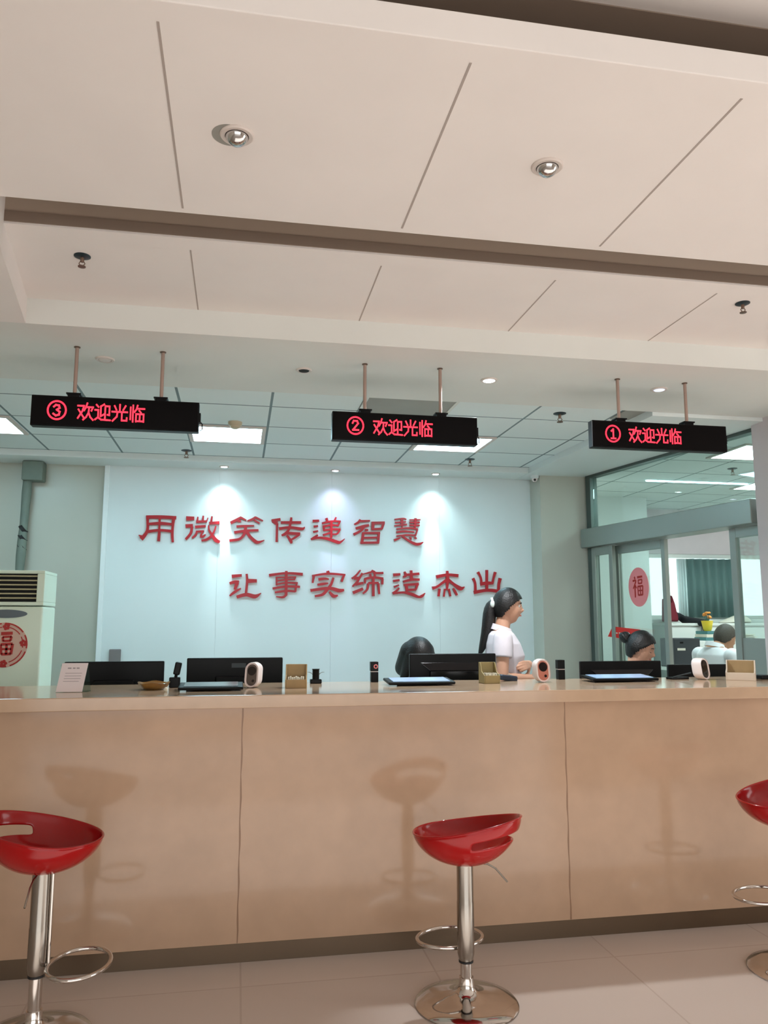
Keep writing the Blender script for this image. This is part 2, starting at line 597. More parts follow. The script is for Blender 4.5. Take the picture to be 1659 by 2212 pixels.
def pbox(g, s0, s1, z0, z1, o0=-0.03, o1=0.03):
    c = P0 + pd * ((s0 + s1) / 2) + pn * ((o0 + o1) / 2)
    g.box((c.x, c.y, (z0 + z1) / 2), (abs(s1 - s0), abs(o1 - o0), abs(z1 - z0)), prot)
    return g


S_END = 2.02
zh1 = at_pl(1268, 1146, P0, pn).z
zh0 = at_pl(1268, 1186, P0, pn).z
par = struct(thing('window_1', 'glass partition', 'partition'))
del par['label'], par['category']
g = G()
pbox(g, 0, 0.07, 0, 2.88, -0.04, 0.04)
pbox(g, 0, S_END, 2.80, 2.88, -0.04, 0.04)
g.build('partition_frame', M['alu_dark'], par, bevel=0.003)
pbox(G(), -0.02, S_END, zh0, zh1, -0.10, 0.10).build('door_header', M['alu'], par, bevel=0.006)
pbox(G(), 0.07, S_END, zh1, 2.80, -0.006, 0.006).build('transom_pane', M['glass'], par)

s_a, s_b = part_s(1282), part_s(1334)
s_c, s_d = part_s(1366), part_s(1432)


def leaf(name, s0, s1, off, z1=zh0 - 0.005, sw=0.05, lower=None):
    d = struct(thing(name, 'x', 'x'))
    del d['label'], d['category']
    g = G()
    pbox(g, s0, s0 + sw, 0.02, z1, off - 0.02, off + 0.02)
    pbox(g, s1 - sw, s1, 0.02, z1, off - 0.02, off + 0.02)
    pbox(g, s0 + sw, s1 - sw, z1 - 0.075, z1, off - 0.02, off + 0.02)
    pbox(g, s0 + sw, s1 - sw, 0.02, 0.12, off - 0.02, off + 0.02)
    g.build('door_frame', M['alu'], d, bevel=0.003)
    pbox(G(), s0 + sw, s1 - sw, 0.12, z1 - 0.075, off - 0.005, off + 0.005).build('door_pane', M['glass'], d)
    if lower:
        pbox(G(), s0 + sw, s1 - sw, 0.12, lower, off - 0.012, off + 0.012).build('lower_panel', M['alu'], d)
    return d


leaf('door_1', 0.075, s_b + 0.02, -0.035)
leaf('door_2', s_b - 0.03, s_d + 0.03, 0.035, sw=0.045)
leaf('door_3', part_s(1588), part_s(1588) + 0.75, 0.0, lower=at_pl(1600, 1378, P0, pn).z, sw=0.06)

# ================================================================== NEXT ROOM
YW = 9.2
wx0, wx1 = at_y(1393, 1260, YW).x, at_y(1393, 1260, YW).x + 2.6
wz0, wz1 = at_y(1480, 1338, YW).z, at_y(1440, 1196, YW).z
g = G()
g.span((3.4, YW, 0), (9.0, YW + 0.15, wz0)).span((3.4, YW, wz1), (9.0, YW + 0.15, GZ)).span((3.4, YW, wz0), (wx0, YW + 0.15, wz1)).span((wx1, YW, wz0), (9.0, YW + 0.15, wz1))
struct(g.build('wall_next_room', M['pillar']))
struct(G().span((3.31, 8.35, 0), (at_y(1396, 1080, 8.35).x, YW, GZ)).build('wall_next_side', M['wall_next']))
struct(G().span((8.9, 4.4, 0), (9.0, YW, GZ)).build('wall_next_end', M['wall_next']))
win = struct(thing('window_2', 'x', 'x'))
del win['label'], win['category']
g = G()
for a, b in (((wx0, wz1 - 0.05), (wx1, wz1)), ((wx0, wz0), (wx1, wz0 + 0.05)), ((wx0, wz0), (wx0 + 0.05, wz1)), ((wx1 - 0.05, wz0), (wx1, wz1)), ((wx0 + 1.25, wz0), (wx0 + 1.3, wz1))):
    g.span((a[0], YW + 0.02, a[1]), (b[0], YW + 0.09, b[1]))
g.build('window_frame', M['cabinet_white'], win)
G().span((wx0, YW + 0.05, wz0), (wx1, YW + 0.058, wz1)).build('window_pane', M['glass'], win)
G().span((wx0 - 0.1, YW - 0.30, wz0 - 0.05), (wx1 + 0.1, YW + 0.02, wz0)).build('window_sill', M['cabinet_white'], win, bevel=0.006)
struct(G().span((-6, YW + 0.2, -0.3), (22, 26, -0.1)).build('ground', M['ground']))

# ================================================================== COUNTER
ctr = thing('service_counter', 'long beige marble service counter with brown-stained panel joints and metal kick plate', 'counter', (1.0, CF, 0))


def rel(o):          # children are modelled in world space
    o.matrix_parent_inverse = Matrix.Translation(-Vector(o.parent.location))
    return o


XS = [-3.0, -1.49, 0.03, 1.55, 3.07, 4.6]
for a, b in zip(XS[:-1], XS[1:]):
    rel(G().span((a + 0.0003, CF, 0.078), (b - 0.0003, CF + 0.03, 1.075)).build('front_panel', M['marble'], ctr))
for x in XS[1:-1]:
    g = G()
    pts = [(x + 0.0015 * math.sin(i * 1.7), 0.08 + i * 0.0498, 0.0016 + 0.0024 * abs(math.sin(i * 0.9 + x))) for i in range(21)]
    g.rings([[Vector((c_ - w_, CF - 0.0005, z_)), Vector((c_ + w_, CF - 0.0005, z_)), Vector((c_ + w_, CF + 0.002, z_)), Vector((c_ - w_, CF + 0.002, z_))] for c_, z_, w_ in pts])
    o = rel(g.build('joint_stain', M['stain'], ctr))
    o['label'] = 'brown stained joint between marble panels'
rel(G().span((-3.0, CF + 0.004, 0), (4.6, CF + 0.03, 0.076)).build('kick_plate', M['kick'], ctr))
rel(G().span((-3.0, CF - 0.045, 1.066), (4.6, 4.32, CT)).build('counter_top', M['marble_top'], ctr, bevel=0.004, seg=3))
rel(G().span((-3.0, CF + 0.03, 0), (4.6, CF + 0.07, 1.06)).build('carcass', M['desk'], ctr))
# staff desk behind
dk = thing('staff_desk', 'grey staff desk running behind the marble counter under the monitors', 'desk', (1.0, 4.7, 0))
rel(G().span((-2.4, 4.33, 0.72), (3.4, 4.86, 0.75)).build('desk_top', M['desk'], dk, bevel=0.003))
for x in (-2.38, -0.4, 1.6, 3.36):
    rel(G().span((x, 4.36, 0), (x + 0.03, 4.83, 0.72)).build('leg', M['desk'], dk))
DESK = 0.75

# ================================================================== CEILING FIXTURES
def lit_panel(x0, x1, y0, y1, label, face='lamp_face'):
    t = thing('ceiling_light', label, 'light', ((x0 + x1) / 2, (y0 + y1) / 2, GZ - 0.001), 0, 'square fluorescent panels in the office ceiling')
    sx, sy = (x1 - x0) / 2, (y1 - y0) / 2
    g = G()
    g.span((-sx, -sy, -0.012), (sx, -sy + 0.03, 0.0)).span((-sx, sy - 0.03, -0.012), (sx, sy, 0.0))
    g.span((-sx, -sy + 0.03, -0.012), (-sx + 0.03, sy - 0.03, 0.0)).span((sx - 0.03, -sy + 0.03, -0.012), (sx, sy - 0.03, 0.0))
    g.build('frame', M['ring_white'], t)
    g = G().span((-sx + 0.03, -sy + 0.03, -0.006), (sx - 0.03, sy - 0.03, -0.001))
    g.build('diffuser', M[face], t)
    return t


lit_panel(-2.2, -1.62, 5.77, 6.31, 'square lit ceiling panel cut off at the far left edge')
lit_panel(-0.41, 0.17, 5.77, 6.31, 'square lit ceiling panel below the right end of sign number 3')
lit_panel(1.37, 1.96, 5.77, 6.31, 'square lit ceiling panel peeking out below sign number 2')


def recessed(p, r, kind, label, group, lens=None, name='downlight'):
    t = thing(name, label, 'light', p, 0, group)
    G().lathe([(r, 0.004), (r, -0.004), (r * 0.92, -0.008), (r * 0.70, -0.007), (r * 0.66, 0.004)], seg=36).build('ring', M['ring_white'], t, smooth=True)
    if kind == 'lamp':        # silver bulb sunk in the ring
        G().lathe([(r * 0.68, -0.001), (r * 0.66, -0.012), (r * 0.5, -0.026), (r * 0.28, -0.034), (r * 0.02, -0.036)], seg=36, cap=True).build('reflector_bulb', M['reflector'], t, smooth=True, angle=180)
    else:
        G().lathe([(r * 0.68, -0.002), (r * 0.6, -0.0085), (r * 0.02, -0.0105)], seg=36).build('lens', lens, t, smooth=True)
    return t


gp = 'unlit silver downlights in the white ceiling panel'
p = at_z(512, 291, HA)
recessed(p, 0.052, 'lamp', 'unlit silver downlight with a dark gap at its left, in the left ceiling panel', gp)
g = G().lathe([(0.054, -0.0012), (0.054, 0.001)], (p.x - 0.022, p.y + 0.006, HA))  # flat grey disc, offset left of the lamp ring
tag(g.build('ceiling_cutout', M['vent']), 'grey crescent gap of the oversized hole beside the left downlight', 'hole')
recessed(at_z(1182, 359, HA), 0.052, 'lamp', 'unlit silver downlight in the right ceiling panel', gp)
gp = 'downlights in the soffit over the counter'
recessed((-0.743, 4.30, HS), 0.05, 'lens', 'unlit pale downlight behind the rods of sign number 3', gp, M['ring_white'])
recessed((0.329, 4.29, HS), 0.045, 'lens', 'dark hollow downlight left of sign number 2', gp, M['hole'])
recessed((1.412, 4.28, HS), 0.05, 'lens', 'brightly lit white downlight right of sign number 2', gp, M['spot_face'])
recessed((2.49, 4.27, HS), 0.05, 'lens', 'dimly lit oval downlight between the rods of sign number 1', gp, M['spot_dim'])


def spot(name, loc, target, watts, rgb, deg, blend, size):
    l = bpy.data.lights.new(name, 'SPOT')
    l.energy, l.color, l.spot_size, l.spot_blend, l.shadow_soft_size = watts, rgb, math.radians(deg), blend, size
    o = bpy.data.objects.new(name, l)
    COL.objects.link(o)
    o.location = loc
    o.rotation_euler = (Vector(target) - Vector(loc)).to_track_quat('-Z', 'Y').to_euler()
    return o


spot('downlight_beam', (1.412, 4.28, HS - 0.03), (1.412, 4.0, 0), DOWN_W, (0.92, 0.97, 1.0), 150, 0.6, 0.03)
gp = 'wall spots in the valance above the red characters'
for px, lens, rgb, k, lab in ((485, 'spot_face', (0.72, 0.95, 1.0), 1.0, 'leftmost lit wall spot, above the third red character'),
                              (725, 'spot_violet', (0.60, 0.62, 1.0), 0.6, 'middle wall spot with a violet tint above the red characters'),
                              (952, 'spot_face', (0.72, 0.97, 1.0), 0.9, 'rightmost lit wall spot above the end of the upper line')):
    q = at_z(px, 1015, 2.828)
    recessed((q.x, 7.08, 2.828), 0.042, 'lens', lab, gp, M[lens], 'wall_spot')
    spot('wall_spot_beam', (q.x, 7.08, 2.80), (q.x, D - 0.03, 1.5), SPOT_W * k * 0.45, rgb, 96, 1.0, 0.03)
    spot('wall_spot_wash', (q.x, 7.08, 2.80), (q.x, D - 0.03, 1.95), SPOT_W * k * 2.0, rgb, 24, 1.0, 0.02)


def sprinkler(p, s, label, rosette):
    t = thing('sprinkler', label, 'sprinkler', p, 0, 'ceiling sprinklers')
    G().lathe([(0.034 * s, 0), (0.034 * s, -0.003), (0.026 * s, -0.007), (0.01 * s, -0.008)]).build('rosette', rosette, t, smooth=True)
    g = G().lathe([(0.008 * s, -0.006), (0.008 * s, -0.024 * s), (0.006 * s, -0.028 * s)], seg=16)
    for sg in (-1, 1):
        g.tube([(sg * 0.006 * s, 0, -0.024 * s), (sg * 0.012 * s, 0, -0.034 * s), (sg * 0.003 * s, 0, -0.046 * s)], 0.0022 * s, 8)
    g.build('frame', M['brass'], t, smooth=True)
    G().lathe([(0.016 * s, -0.046 * s), (0.016 * s, -0.049 * s), (0.002 * s, -0.05 * s)], seg=20).build('deflector', M['brass'], t, smooth=True)
    return t


sprinkler(at_z(178, 553, HB), 1.0, 'dark sprinkler head in the ceiling panel at the upper left', M['plate_dark'])
sprinkler(at_z(1604, 655, HB), 1.0, 'dark sprinkler head in the ceiling panel at the far right', M['plate_dark'])
sprinkler(at_z(1209, 893, GZ), 1.3, 'small sprinkler head between signs number 2 and 1', M['plate_dark'])
sprinkler(at_z(403, 973, GZ), 1.3, 'small sprinkler head below sign number 3', M['plate_dark'])
sprinkler(at_z(1015, 992, GZ), 1.3, 'small sprinkler head below the right end of sign number 2', M['plate_dark'])
# smoke detector
p = at_z(508, 912, GZ)
t = thing('smoke_detector', 'beige round smoke detector in front of the lit ceiling panel by sign number 3', 'detector', p)
G().lathe([(0.05, 0), (0.05, -0.018), (0.04, -0.03)]).build('base', M['beige_plastic'], t, smooth=True)
G().lathe([(0.036, -0.028), (0.034, -0.042), (0.018, -0.05), (0.002, -0.051)]).build('sensor_head', M['beige_plastic'], t, smooth=True)
# grey vent panels
a, b, c = at_z(797, 858, GZ - .004), at_z(985, 868, GZ - .004), at_z(790, 893, GZ - .004)
t = thing('ceiling_vent', 'grey square vent panel in the ceiling behind sign number 2', 'vent', ((a.x + b.x) / 2, 5.03, GZ), 0, 'grey vent panels')
hw = (b.x - a.x) / 2
G().span((-hw, -0.2, -0.006), (hw, 0.2, 0)).build('panel', M['vent'], t)
g = G()
g.span((-hw - 0.02, -0.22, -0.012), (hw + 0.02, -0.2, 0)).span((-hw - 0.02, 0.2, -0.012), (hw + 0.02, 0.22, 0))
g.span((-hw - 0.02, -0.2, -0.012), (-hw, 0.2, 0)).span((hw, -0.2, -0.012), (hw + 0.02, 0.2, 0))
g.build('frame', M['soffit'], t)
a = at_z(1375, 893, GZ)
t = thing('ceiling_vent', 'small grey vent panel behind the left rod of sign number 1', 'vent', (a.x, a.y, GZ), 0, 'grey vent panels')
G().span((-0.12, -0.16, -0.006), (0.12, 0.16, 0)).build('panel', M['vent'], t)
# security camera under the valance
p = at_z(1137, 1036, 2.828)
t = thing('security_camera', 'small white dome camera under the ceiling edge right of the red characters', 'camera', (p.x, 7.0, 2.828))
G().lathe([(0.04, 0), (0.04, -0.02), (0.03, -0.03)]).build('base', M['trim_white'], t, smooth=True)
G().ball((0, 0, -0.034), 0.028).build('dome', M['white_plastic'], t, smooth=True)
G().ball((-0.006, -0.020, -0.044), 0.012, 16).build('lens', M['lens'], t, smooth=True)

# ================================================================== LED SIGNS
def uni(*s):
    return [list(q) for q in s]


LEDW = 0.062
HUAN = [[(.02, .82), (.40, .82), (.30, .50), (.04, .10)], [(.06, .60), (.22, .38), (.42, .12)], [(.60, .98), (.52, .74), (.42, .56)], [(.55, .76), (.97, .76), (.88, .56)],
        [(.72, .70), (.70, .44), (.56, .18), (.38, .02)], [(.70, .46), (.82, .18), (.99, .02)]]
YING = [[(.10, .92), (.22, .80)], [(.02, .62), (.22, .62), (.22, .20), (.04, .06)], [(.22, .18), (.42, .06), (.99, .04)], [(.58, .96), (.38, .84), (.38, .26), (.60, .38)],
        [(.66, .86), (.93, .86), (.93, .34), (.82, .36)], [(.66, .86), (.66, .14)]]
GUANG = [[(.50, .98), (.50, .58)], [(.16, .90), (.28, .68)], [(.86, .92), (.72, .68)], [(.02, .56), (.98, .56)], [(.36, .56), (.32, .28), (.06, .02)], [(.64, .56), (.64, .06), (.96, .06), (.96, .22)]]
LIN = [[(.10, .86), (.10, .16)], [(.26, .98), (.26, .02)], [(.54, .98), (.48, .76), (.36, .60)], [(.50, .80), (.99, .80)], [(.66, .68), (.78, .56)],
       [(.46, .48), (.46, .04)], [(.46, .48), (.95, .48), (.95, .04)], [(.46, .06), (.95, .06)], [(.70, .48), (.70, .06)]]
DIGIT = {1: [[(.40, .66), (.52, .76), (.52, .22)], [(.38, .22), (.66, .22)]],
         2: [[(.34, .64), (.40, .76), (.60, .76), (.66, .62), (.36, .26), (.68, .26)]],
         3: [[(.34, .68), (.44, .77), (.60, .75), (.64, .62), (.50, .52), (.65, .42), (.62, .27), (.46, .22), (.33, .31)]]}


def polyline(g, pts, w_, to3, depth):
    for a, b in zip(pts[:-1], pts[1:]):
        d = Vector((b[0] - a[0], b[1] - a[1]))
        d.normalize()
        e = d * w_ * 0.5
        add_stroke(g, [(a[0] - e.x, a[1] - e.y, w_), (b[0] + e.x, b[1] + e.y, w_)], to3, depth)


# strokes are in units; stroke2d has a 4-unit minimum width, so scale units up
US = 1000.0


def led_sign(num, x0, x1, z1, rods, label):
    Y = 4.10
    z0 = z1 - 0.158
    W = x1 - x0
    t = thing('led_sign', label, 'sign', ((x0 + x1) / 2, Y, HS), 0, 'hanging red LED counter signs')
    hz = HS
    G().span((-W / 2, -0.0, z0 - hz), (W / 2, 0.055, z1 - hz)).build('sign_case', M['led_case'], t, bevel=0.004)
    G().span((-W / 2 + 0.006, -0.003, z0 + 0.006 - hz), (W / 2 - 0.006, 0.002, z1 - 0.006 - hz)).build('sign_face', M['led_face'], t)
    for xr in rods:
        q = xr - (x0 + x1) / 2
        G().tube([(q, 0.03, 0), (q, 0.03, z1 - hz)], 0.0095, 14).build('hanging_rod', M['rod'], t, smooth=True)
        G().lathe([(0.016, 0.001), (0.016, -0.004), (0.011, -0.006)], (q, 0.03, 0), 18).build('ceiling_flange', M['brass'], t, smooth=True)
        g = G().box((q, 0.028, z1 - hz + 0.006), (0.055, 0.05, 0.014))
        g.box((q, 0.028, z1 - hz + 0.016), (0.072, 0.056, 0.008))
        g.build('rod_clamp', M['led_case'], t, bevel=0.002)
    g = G().box((W / 2 + 0.004, 0.03, (z0 + z1) / 2 - hz), (0.008, 0.04, 0.05))
    g.tube([(W / 2 + 0.006, 0.03, z0 - hz + 0.06), (W / 2 + 0.016, 0.03, z0 - hz + 0.05), (W / 2 + 0.016, 0.03, z0 - hz + 0.02), (W / 2 + 0.004, 0.03, z0 - hz + 0.012)], 0.003, 8)
    g.build('end_latch', M['led_case'], t)
    h = 0.089
    zc = (z0 + z1) / 2 - hz + 0.002

    def place(ux, size, sx=1.0):
        return lambda x, y: (-W / 2 + ux + x / US * size * sx, -0.0045, zc + (y / US - 0.5) * size)
    cs = 0.100
    f = place(0.079, cs, 0.92)
    ring = [(500 + 470 * math.cos(2 * PI * i / 28), 500 + 470 * math.sin(2 * PI * i / 28)) for i in range(29)]
    g = G()
    for a, b in zip(ring[:-1], ring[1:]):
        polyline(g, [a, b], 84, f, (0, 0.003, 0))
    g.build('lit_ring', M['led_red'], t)
    g = G()
    for st in DIGIT[num]:
        polyline(g, [(x * US, y * US) for x, y in st], 90, f, (0, 0.003, 0))
    g.build('lit_number', M['led_red'], t)
    x = 0.224
    for ch in (HUAN, YING, GUANG, LIN):
        f = place(x, h, 0.86)
        g = G()
        for st in ch:
            polyline(g, [(a * US, b * US) for a, b in st], 92, f, (0, 0.003, 0))
        g.build('lit_character', M['led_red'], t)
        x += 0.0835
    return t


led_sign(3, -1.052, -0.228, 2.579, (-0.853, -0.424), 'black LED sign with circled number 3 and red characters, leftmost of the hanging signs')
led_sign(2, 0.47, 1.28, 2.569, (0.651, 1.077), 'black LED sign with circled number 2 and red characters, middle of the hanging signs')
led_sign(1, 1.962, 2.81, 2.590, (2.145, 2.575), 'black LED sign with circled number 1 and red characters, rightmost of the hanging signs')

# ================================================================== RED WALL CHARACTERS
CH = {
    'A1': ((290, 1100), [[(212, 140, 60), (480, 138, 60), (752, 152, 58)], [(235, 120, 50), (240, 250, 45), (236, 370, 50), (190, 460, 60), (120, 535, 74)], [(150, 500, 60), (78, 462, 14)], [(705, 150, 60), (690, 300, 45), (680, 450, 50), (690, 590, 40)],
                         [(455, 140, 40), (450, 300, 35), (445, 440, 50), (435, 572, 50)], [(240, 265, 40), (460, 252, 55), (690, 270, 42)], [(235, 400, 55), (450, 375, 45), (690, 395, 52)]]),
    'A2': ((290, 1100), [[(930, 165, 80), (1075, 163, 62)], [(920, 302, 65), (1050, 290, 55)], [(1035, 310, 45), (1010, 430, 45), (920, 540, 45)], [(1140, 135, 25), (1130, 220, 30)], [(1237, 115, 30), (1230, 205, 32)], [(1322, 150, 18), (1295, 215, 22)],
                         [(1110, 225, 45), (1300, 215, 35)], [(1090, 317, 45), (1280, 300, 40)], [(1105, 400, 35), (1250, 392, 35)], [(1120, 400, 35), (1100, 460, 40), (1035, 517, 32)], [(1230, 395, 25), (1190, 480, 32), (1225, 490, 42), (1278, 452, 18)],
                         [(1393, 125, 30), (1378, 230, 40)], [(1340, 250, 50), (1530, 240, 52)], [(1335, 285, 25), (1340, 370, 32), (1400, 470, 52), (1465, 555, 70), (1535, 585, 45)], [(1462, 300, 25), (1430, 400, 32), (1370, 490, 42), (1290, 545, 45), (1205, 560, 30)]]),
    'B1': ((480, 1100), [[(342, 138, 32), (250, 195, 50), (150, 245, 52)], [(335, 150, 42), (432, 197, 22)], [(270, 205, 45), (335, 215, 38)], [(602, 138, 35), (540, 180, 42), (450, 210, 25)], [(595, 145, 38), (732, 207, 22)], [(570, 197, 32), (672, 252, 28)],
                         [(255, 308, 40), (420, 298, 36), (572, 295, 22)], [(215, 415, 45), (420, 385, 45), (650, 375, 40)], [(418, 295, 45), (412, 390, 60), (370, 480, 45), (290, 540, 45), (128, 560, 48)], [(440, 400, 60), (500, 490, 55), (600, 580, 60), (665, 588, 45), (755, 553, 12)]]),
    'B2': ((480, 1100), [[(885, 200, 40), (1045, 180, 48)], [(905, 205, 60), (985, 255, 68)], [(985, 250, 40), (975, 585, 40)], [(1050, 237, 46), (1415, 236, 46)], [(1240, 145, 35), (1225, 240, 45), (1190, 370, 45), (1130, 440, 55), (1065, 468, 32)],
                         [(1020, 347, 50), (1220, 325, 45), (1430, 352, 52), (1478, 315, 12)], [(1150, 425, 50), (1398, 440, 50)], [(1390, 450, 40), (1290, 515, 40), (1235, 545, 30)], [(1160, 465, 35), (1228, 565, 55), (1242, 612, 30)]]),
    'C1': ((660, 1100), [[(130, 210, 45), (245, 205, 40)], [(148, 312, 42), (225, 298, 28)], [(138, 408, 36), (228, 388, 28)], [(222, 460, 28), (170, 500, 48), (100, 540, 36)], [(130, 525, 45), (250, 510, 40), (400, 530, 52), (560, 585, 55), (625, 590, 42), (705, 527, 12)],
                         [(372, 158, 46), (392, 215, 40)], [(548, 142, 25), (518, 210, 36)], [(295, 252, 35), (460, 217, 35), (632, 215, 28)], [(615, 220, 30), (588, 292, 30)], [(310, 312, 45), (460, 285, 30), (595, 292, 34)], [(328, 318, 42), (332, 385, 34)],
                         [(320, 378, 30), (470, 360, 35), (630, 360, 35)], [(618, 365, 30), (570, 438, 30), (490, 447, 25)], [(315, 462, 35), (450, 420, 30)], [(465, 220, 40), (462, 515, 42)]]),
    'D1': ((750, 1100), [[(235, 182, 32), (200, 235, 45), (130, 270, 26)], [(222, 212, 40), (320, 210, 36), (410, 205, 28)], [(155, 342, 40), (290, 308, 55), (392, 285, 40)], [(305, 300, 55), (250, 382, 45), (115, 452, 45)], [(320, 372, 42), (378, 370, 34)],
                         [(440, 247, 50), (675, 240, 45)], [(465, 250, 55), (460, 362, 50)], [(652, 250, 50), (622, 352, 40)], [(440, 357, 40), (628, 350, 40)], [(270, 425, 36), (592, 425, 40)], [(290, 430, 45), (265, 605, 50)], [(570, 430, 40), (555, 605, 45)], [(290, 512, 35), (560, 505, 35)], [(238, 600, 40), (575, 595, 40)]]),
    'D2': ((750, 1100), [[(850, 182, 22), (1000, 165, 26), (1062, 182, 18)], [(858, 237, 28), (1055, 225, 25)], [(848, 297, 24), (1072, 270, 30)], [(985, 158, 45), (985, 292, 40)], [(1120, 190, 22), (1315, 187, 20)], [(1120, 236, 30), (1302, 236, 28)], [(1120, 286, 30), (1302, 290, 25)],
                         [(1228, 160, 40), (1215, 335, 35)], [(988, 290, 20), (985, 340, 20)], [(885, 354, 24), (1100, 335, 28), (1268, 357, 30)], [(885, 412, 32), (1020, 395, 32), (1205, 407, 20)], [(885, 480, 24), (1050, 462, 28), (1212, 466, 28)], [(1262, 360, 25), (1225, 475, 24)],
                         [(985, 480, 30), (1100, 560, 40), (1220, 620, 48), (1300, 622, 48), (1365, 588, 14)], [(845, 555, 42), (955, 512, 22)], [(1130, 495, 25), (1152, 545, 20)], [(1210, 495, 35), (1245, 530, 22)]]),
    'E1': ((480, 1220), [[(172, 207, 62), (352, 188, 45)], [(132, 335, 46), (220, 308, 58), (305, 300, 36)], [(268, 320, 68), (225, 445, 45)], [(132, 558, 26), (220, 490, 50), (335, 422, 22)], [(438, 162, 40), (446, 300, 45), (425, 510, 45)], [(460, 290, 75), (622, 287, 58)], [(258, 578, 55), (430, 535, 65), (590, 567, 72), (698, 505, 10)]]),
    'E2': ((480, 1220), [[(840, 188, 50), (1150, 150, 40), (1445, 170, 52)], [(1150, 110, 46), (1145, 545, 50)], [(1150, 535, 45), (1090, 580, 40), (965, 570, 18)], [(960, 228, 25), (1325, 220, 25)], [(975, 225, 30), (975, 372, 30)], [(1312, 222, 30), (1288, 275, 25)], [(965, 290, 26), (1150, 265, 28), (1300, 262, 24)],
                         [(965, 352, 25), (1150, 322, 28), (1355, 330, 40)], [(905, 425, 40), (1150, 388, 40), (1395, 395, 40)], [(1335, 330, 30), (1310, 485, 35)], [(945, 495, 35), (1150, 468, 40), (1315, 477, 35)]]),
    'F1': ((660, 1220), [[(398, 108, 46), (412, 170, 72)], [(118, 197, 32), (400, 160, 40), (715, 180, 34)], [(150, 192, 50), (128, 325, 34)], [(692, 182, 40), (648, 302, 40)], [(232, 262, 50), (350, 248, 42), (420, 258, 22)], [(215, 357, 40), (330, 340, 45), (408, 330, 24)],
                         [(502, 230, 40), (460, 350, 45), (400, 430, 52), (310, 530, 50), (170, 562, 38)], [(90, 460, 50), (420, 420, 55), (600, 462, 68), (692, 450, 38)], [(430, 480, 30), (500, 560, 62), (580, 548, 26)]]),
    'G1': ((750, 1220), [[(240, 95, 26), (160, 190, 35), (85, 248, 36)], [(125, 238, 60), (215, 240, 50)], [(275, 150, 35), (215, 250, 40), (170, 320, 45), (95, 390, 26)], [(150, 352, 50), (290, 325, 45)], [(105, 502, 56), (285, 428, 50)], [(440, 98, 28), (480, 130, 50), (520, 147, 40), (650, 145, 40)],
                         [(440, 130, 35), (285, 167, 20)], [(415, 160, 30), (430, 232, 35)], [(495, 160, 30), (500, 220, 35)], [(315, 252, 40), (470, 225, 40), (648, 247, 40)], [(325, 250, 35), (318, 335, 35)], [(635, 250, 40), (630, 352, 40)], [(380, 327, 40), (565, 325, 40)], [(470, 230, 45), (470, 562, 50)], [(378, 335, 40), (360, 440, 40), (285, 515, 32)], [(560, 330, 40), (575, 525, 35)]]),
    'G2': ((750, 1220), [[(828, 182, 56), (955, 170, 42)], [(826, 292, 42), (940, 272, 38)], [(842, 398, 36), (930, 362, 26)], [(935, 415, 26), (880, 470, 40), (815, 512, 38)], [(820, 517, 35), (1000, 495, 40), (1150, 525, 55), (1280, 575, 45), (1345, 558, 50), (1398, 505, 10)], [(1028, 122, 32), (1050, 190, 52), (1005, 220, 28)],
                         [(1050, 182, 46), (1295, 160, 46)], [(1148, 100, 42), (1155, 275, 55)], [(1005, 302, 40), (1160, 265, 45), (1300, 265, 40)], [(1015, 362, 40), (1285, 345, 45)], [(1060, 360, 50), (1075, 480, 50)], [(1262, 350, 40), (1230, 445, 35)], [(1060, 452, 45), (1235, 442, 40)]]),
    'H1': ((920, 1220), [[(188, 217, 62), (390, 180, 50), (585, 196, 56)], [(385, 108, 38), (390, 250, 60), (380, 455, 32)], [(385, 268, 60), (290, 330, 42), (200, 395, 42), (118, 420, 62)], [(400, 268, 60), (500, 345, 46), (620, 425, 72), (695, 393, 10)], [(247, 430, 42), (230, 565, 38)], [(342, 430, 30), (325, 572, 28)], [(413, 430, 35), (442, 565, 34)], [(490, 420, 26), (525, 480, 44), (560, 545, 34)]]),
    'H2': ((920, 1220), [[(1095, 92, 46), (1095, 335, 40)], [(935, 128, 46), (985, 230, 36), (1000, 345, 45)], [(1248, 130, 46), (1215, 240, 36), (1195, 335, 40)], [(978, 347, 60), (1095, 328, 62), (1210, 330, 45)], [(848, 240, 46), (885, 330, 40), (890, 475, 45)], [(1335, 240, 56), (1310, 350, 45), (1305, 475, 45)], [(862, 497, 60), (1100, 455, 55), (1320, 480, 56), (1385, 535, 36)], [(1095, 340, 50), (1095, 455, 46)]]),
}
ORD = [('A1', 'first and widest character of the upper line, far left'), ('A2', 'second character of the upper line'), ('B1', 'third character of the upper line, under the left spot beam'), ('B2', 'fourth character of the upper line'),
       ('C1', 'fifth character of the upper line, under the violet spot'), ('D1', 'sixth character of the upper line'), ('D2', 'last character of the upper line, with many thin bars'),
       ('E1', 'first character of the lower line'), ('E2', 'second character of the lower line, with stacked bars'), ('F1', 'third character of the lower line'), ('G1', 'fourth character of the lower line'),
       ('G2', 'fifth character of the lower line'), ('H1', 'sixth character of the lower line, with four drops beneath'), ('H2', 'last of the lower line, touching the woman\'s head')]
for key, lab in ORD:
    (ox, oy), sts = CH[key]
    g = G()
    for i, st in enumerate(sts):
        yf = D - 0.052 - 0.0002 * i
        add_stroke(g, st, lambda x, y: at_y(ox + x / 8.295, oy + y / 8.295, yf), (0, 0.018, 0))
    tag(g.build('wall_character', M['letter']), 'red raised wall lettering, ' + lab, 'lettering', 'red raised characters on the white wall')

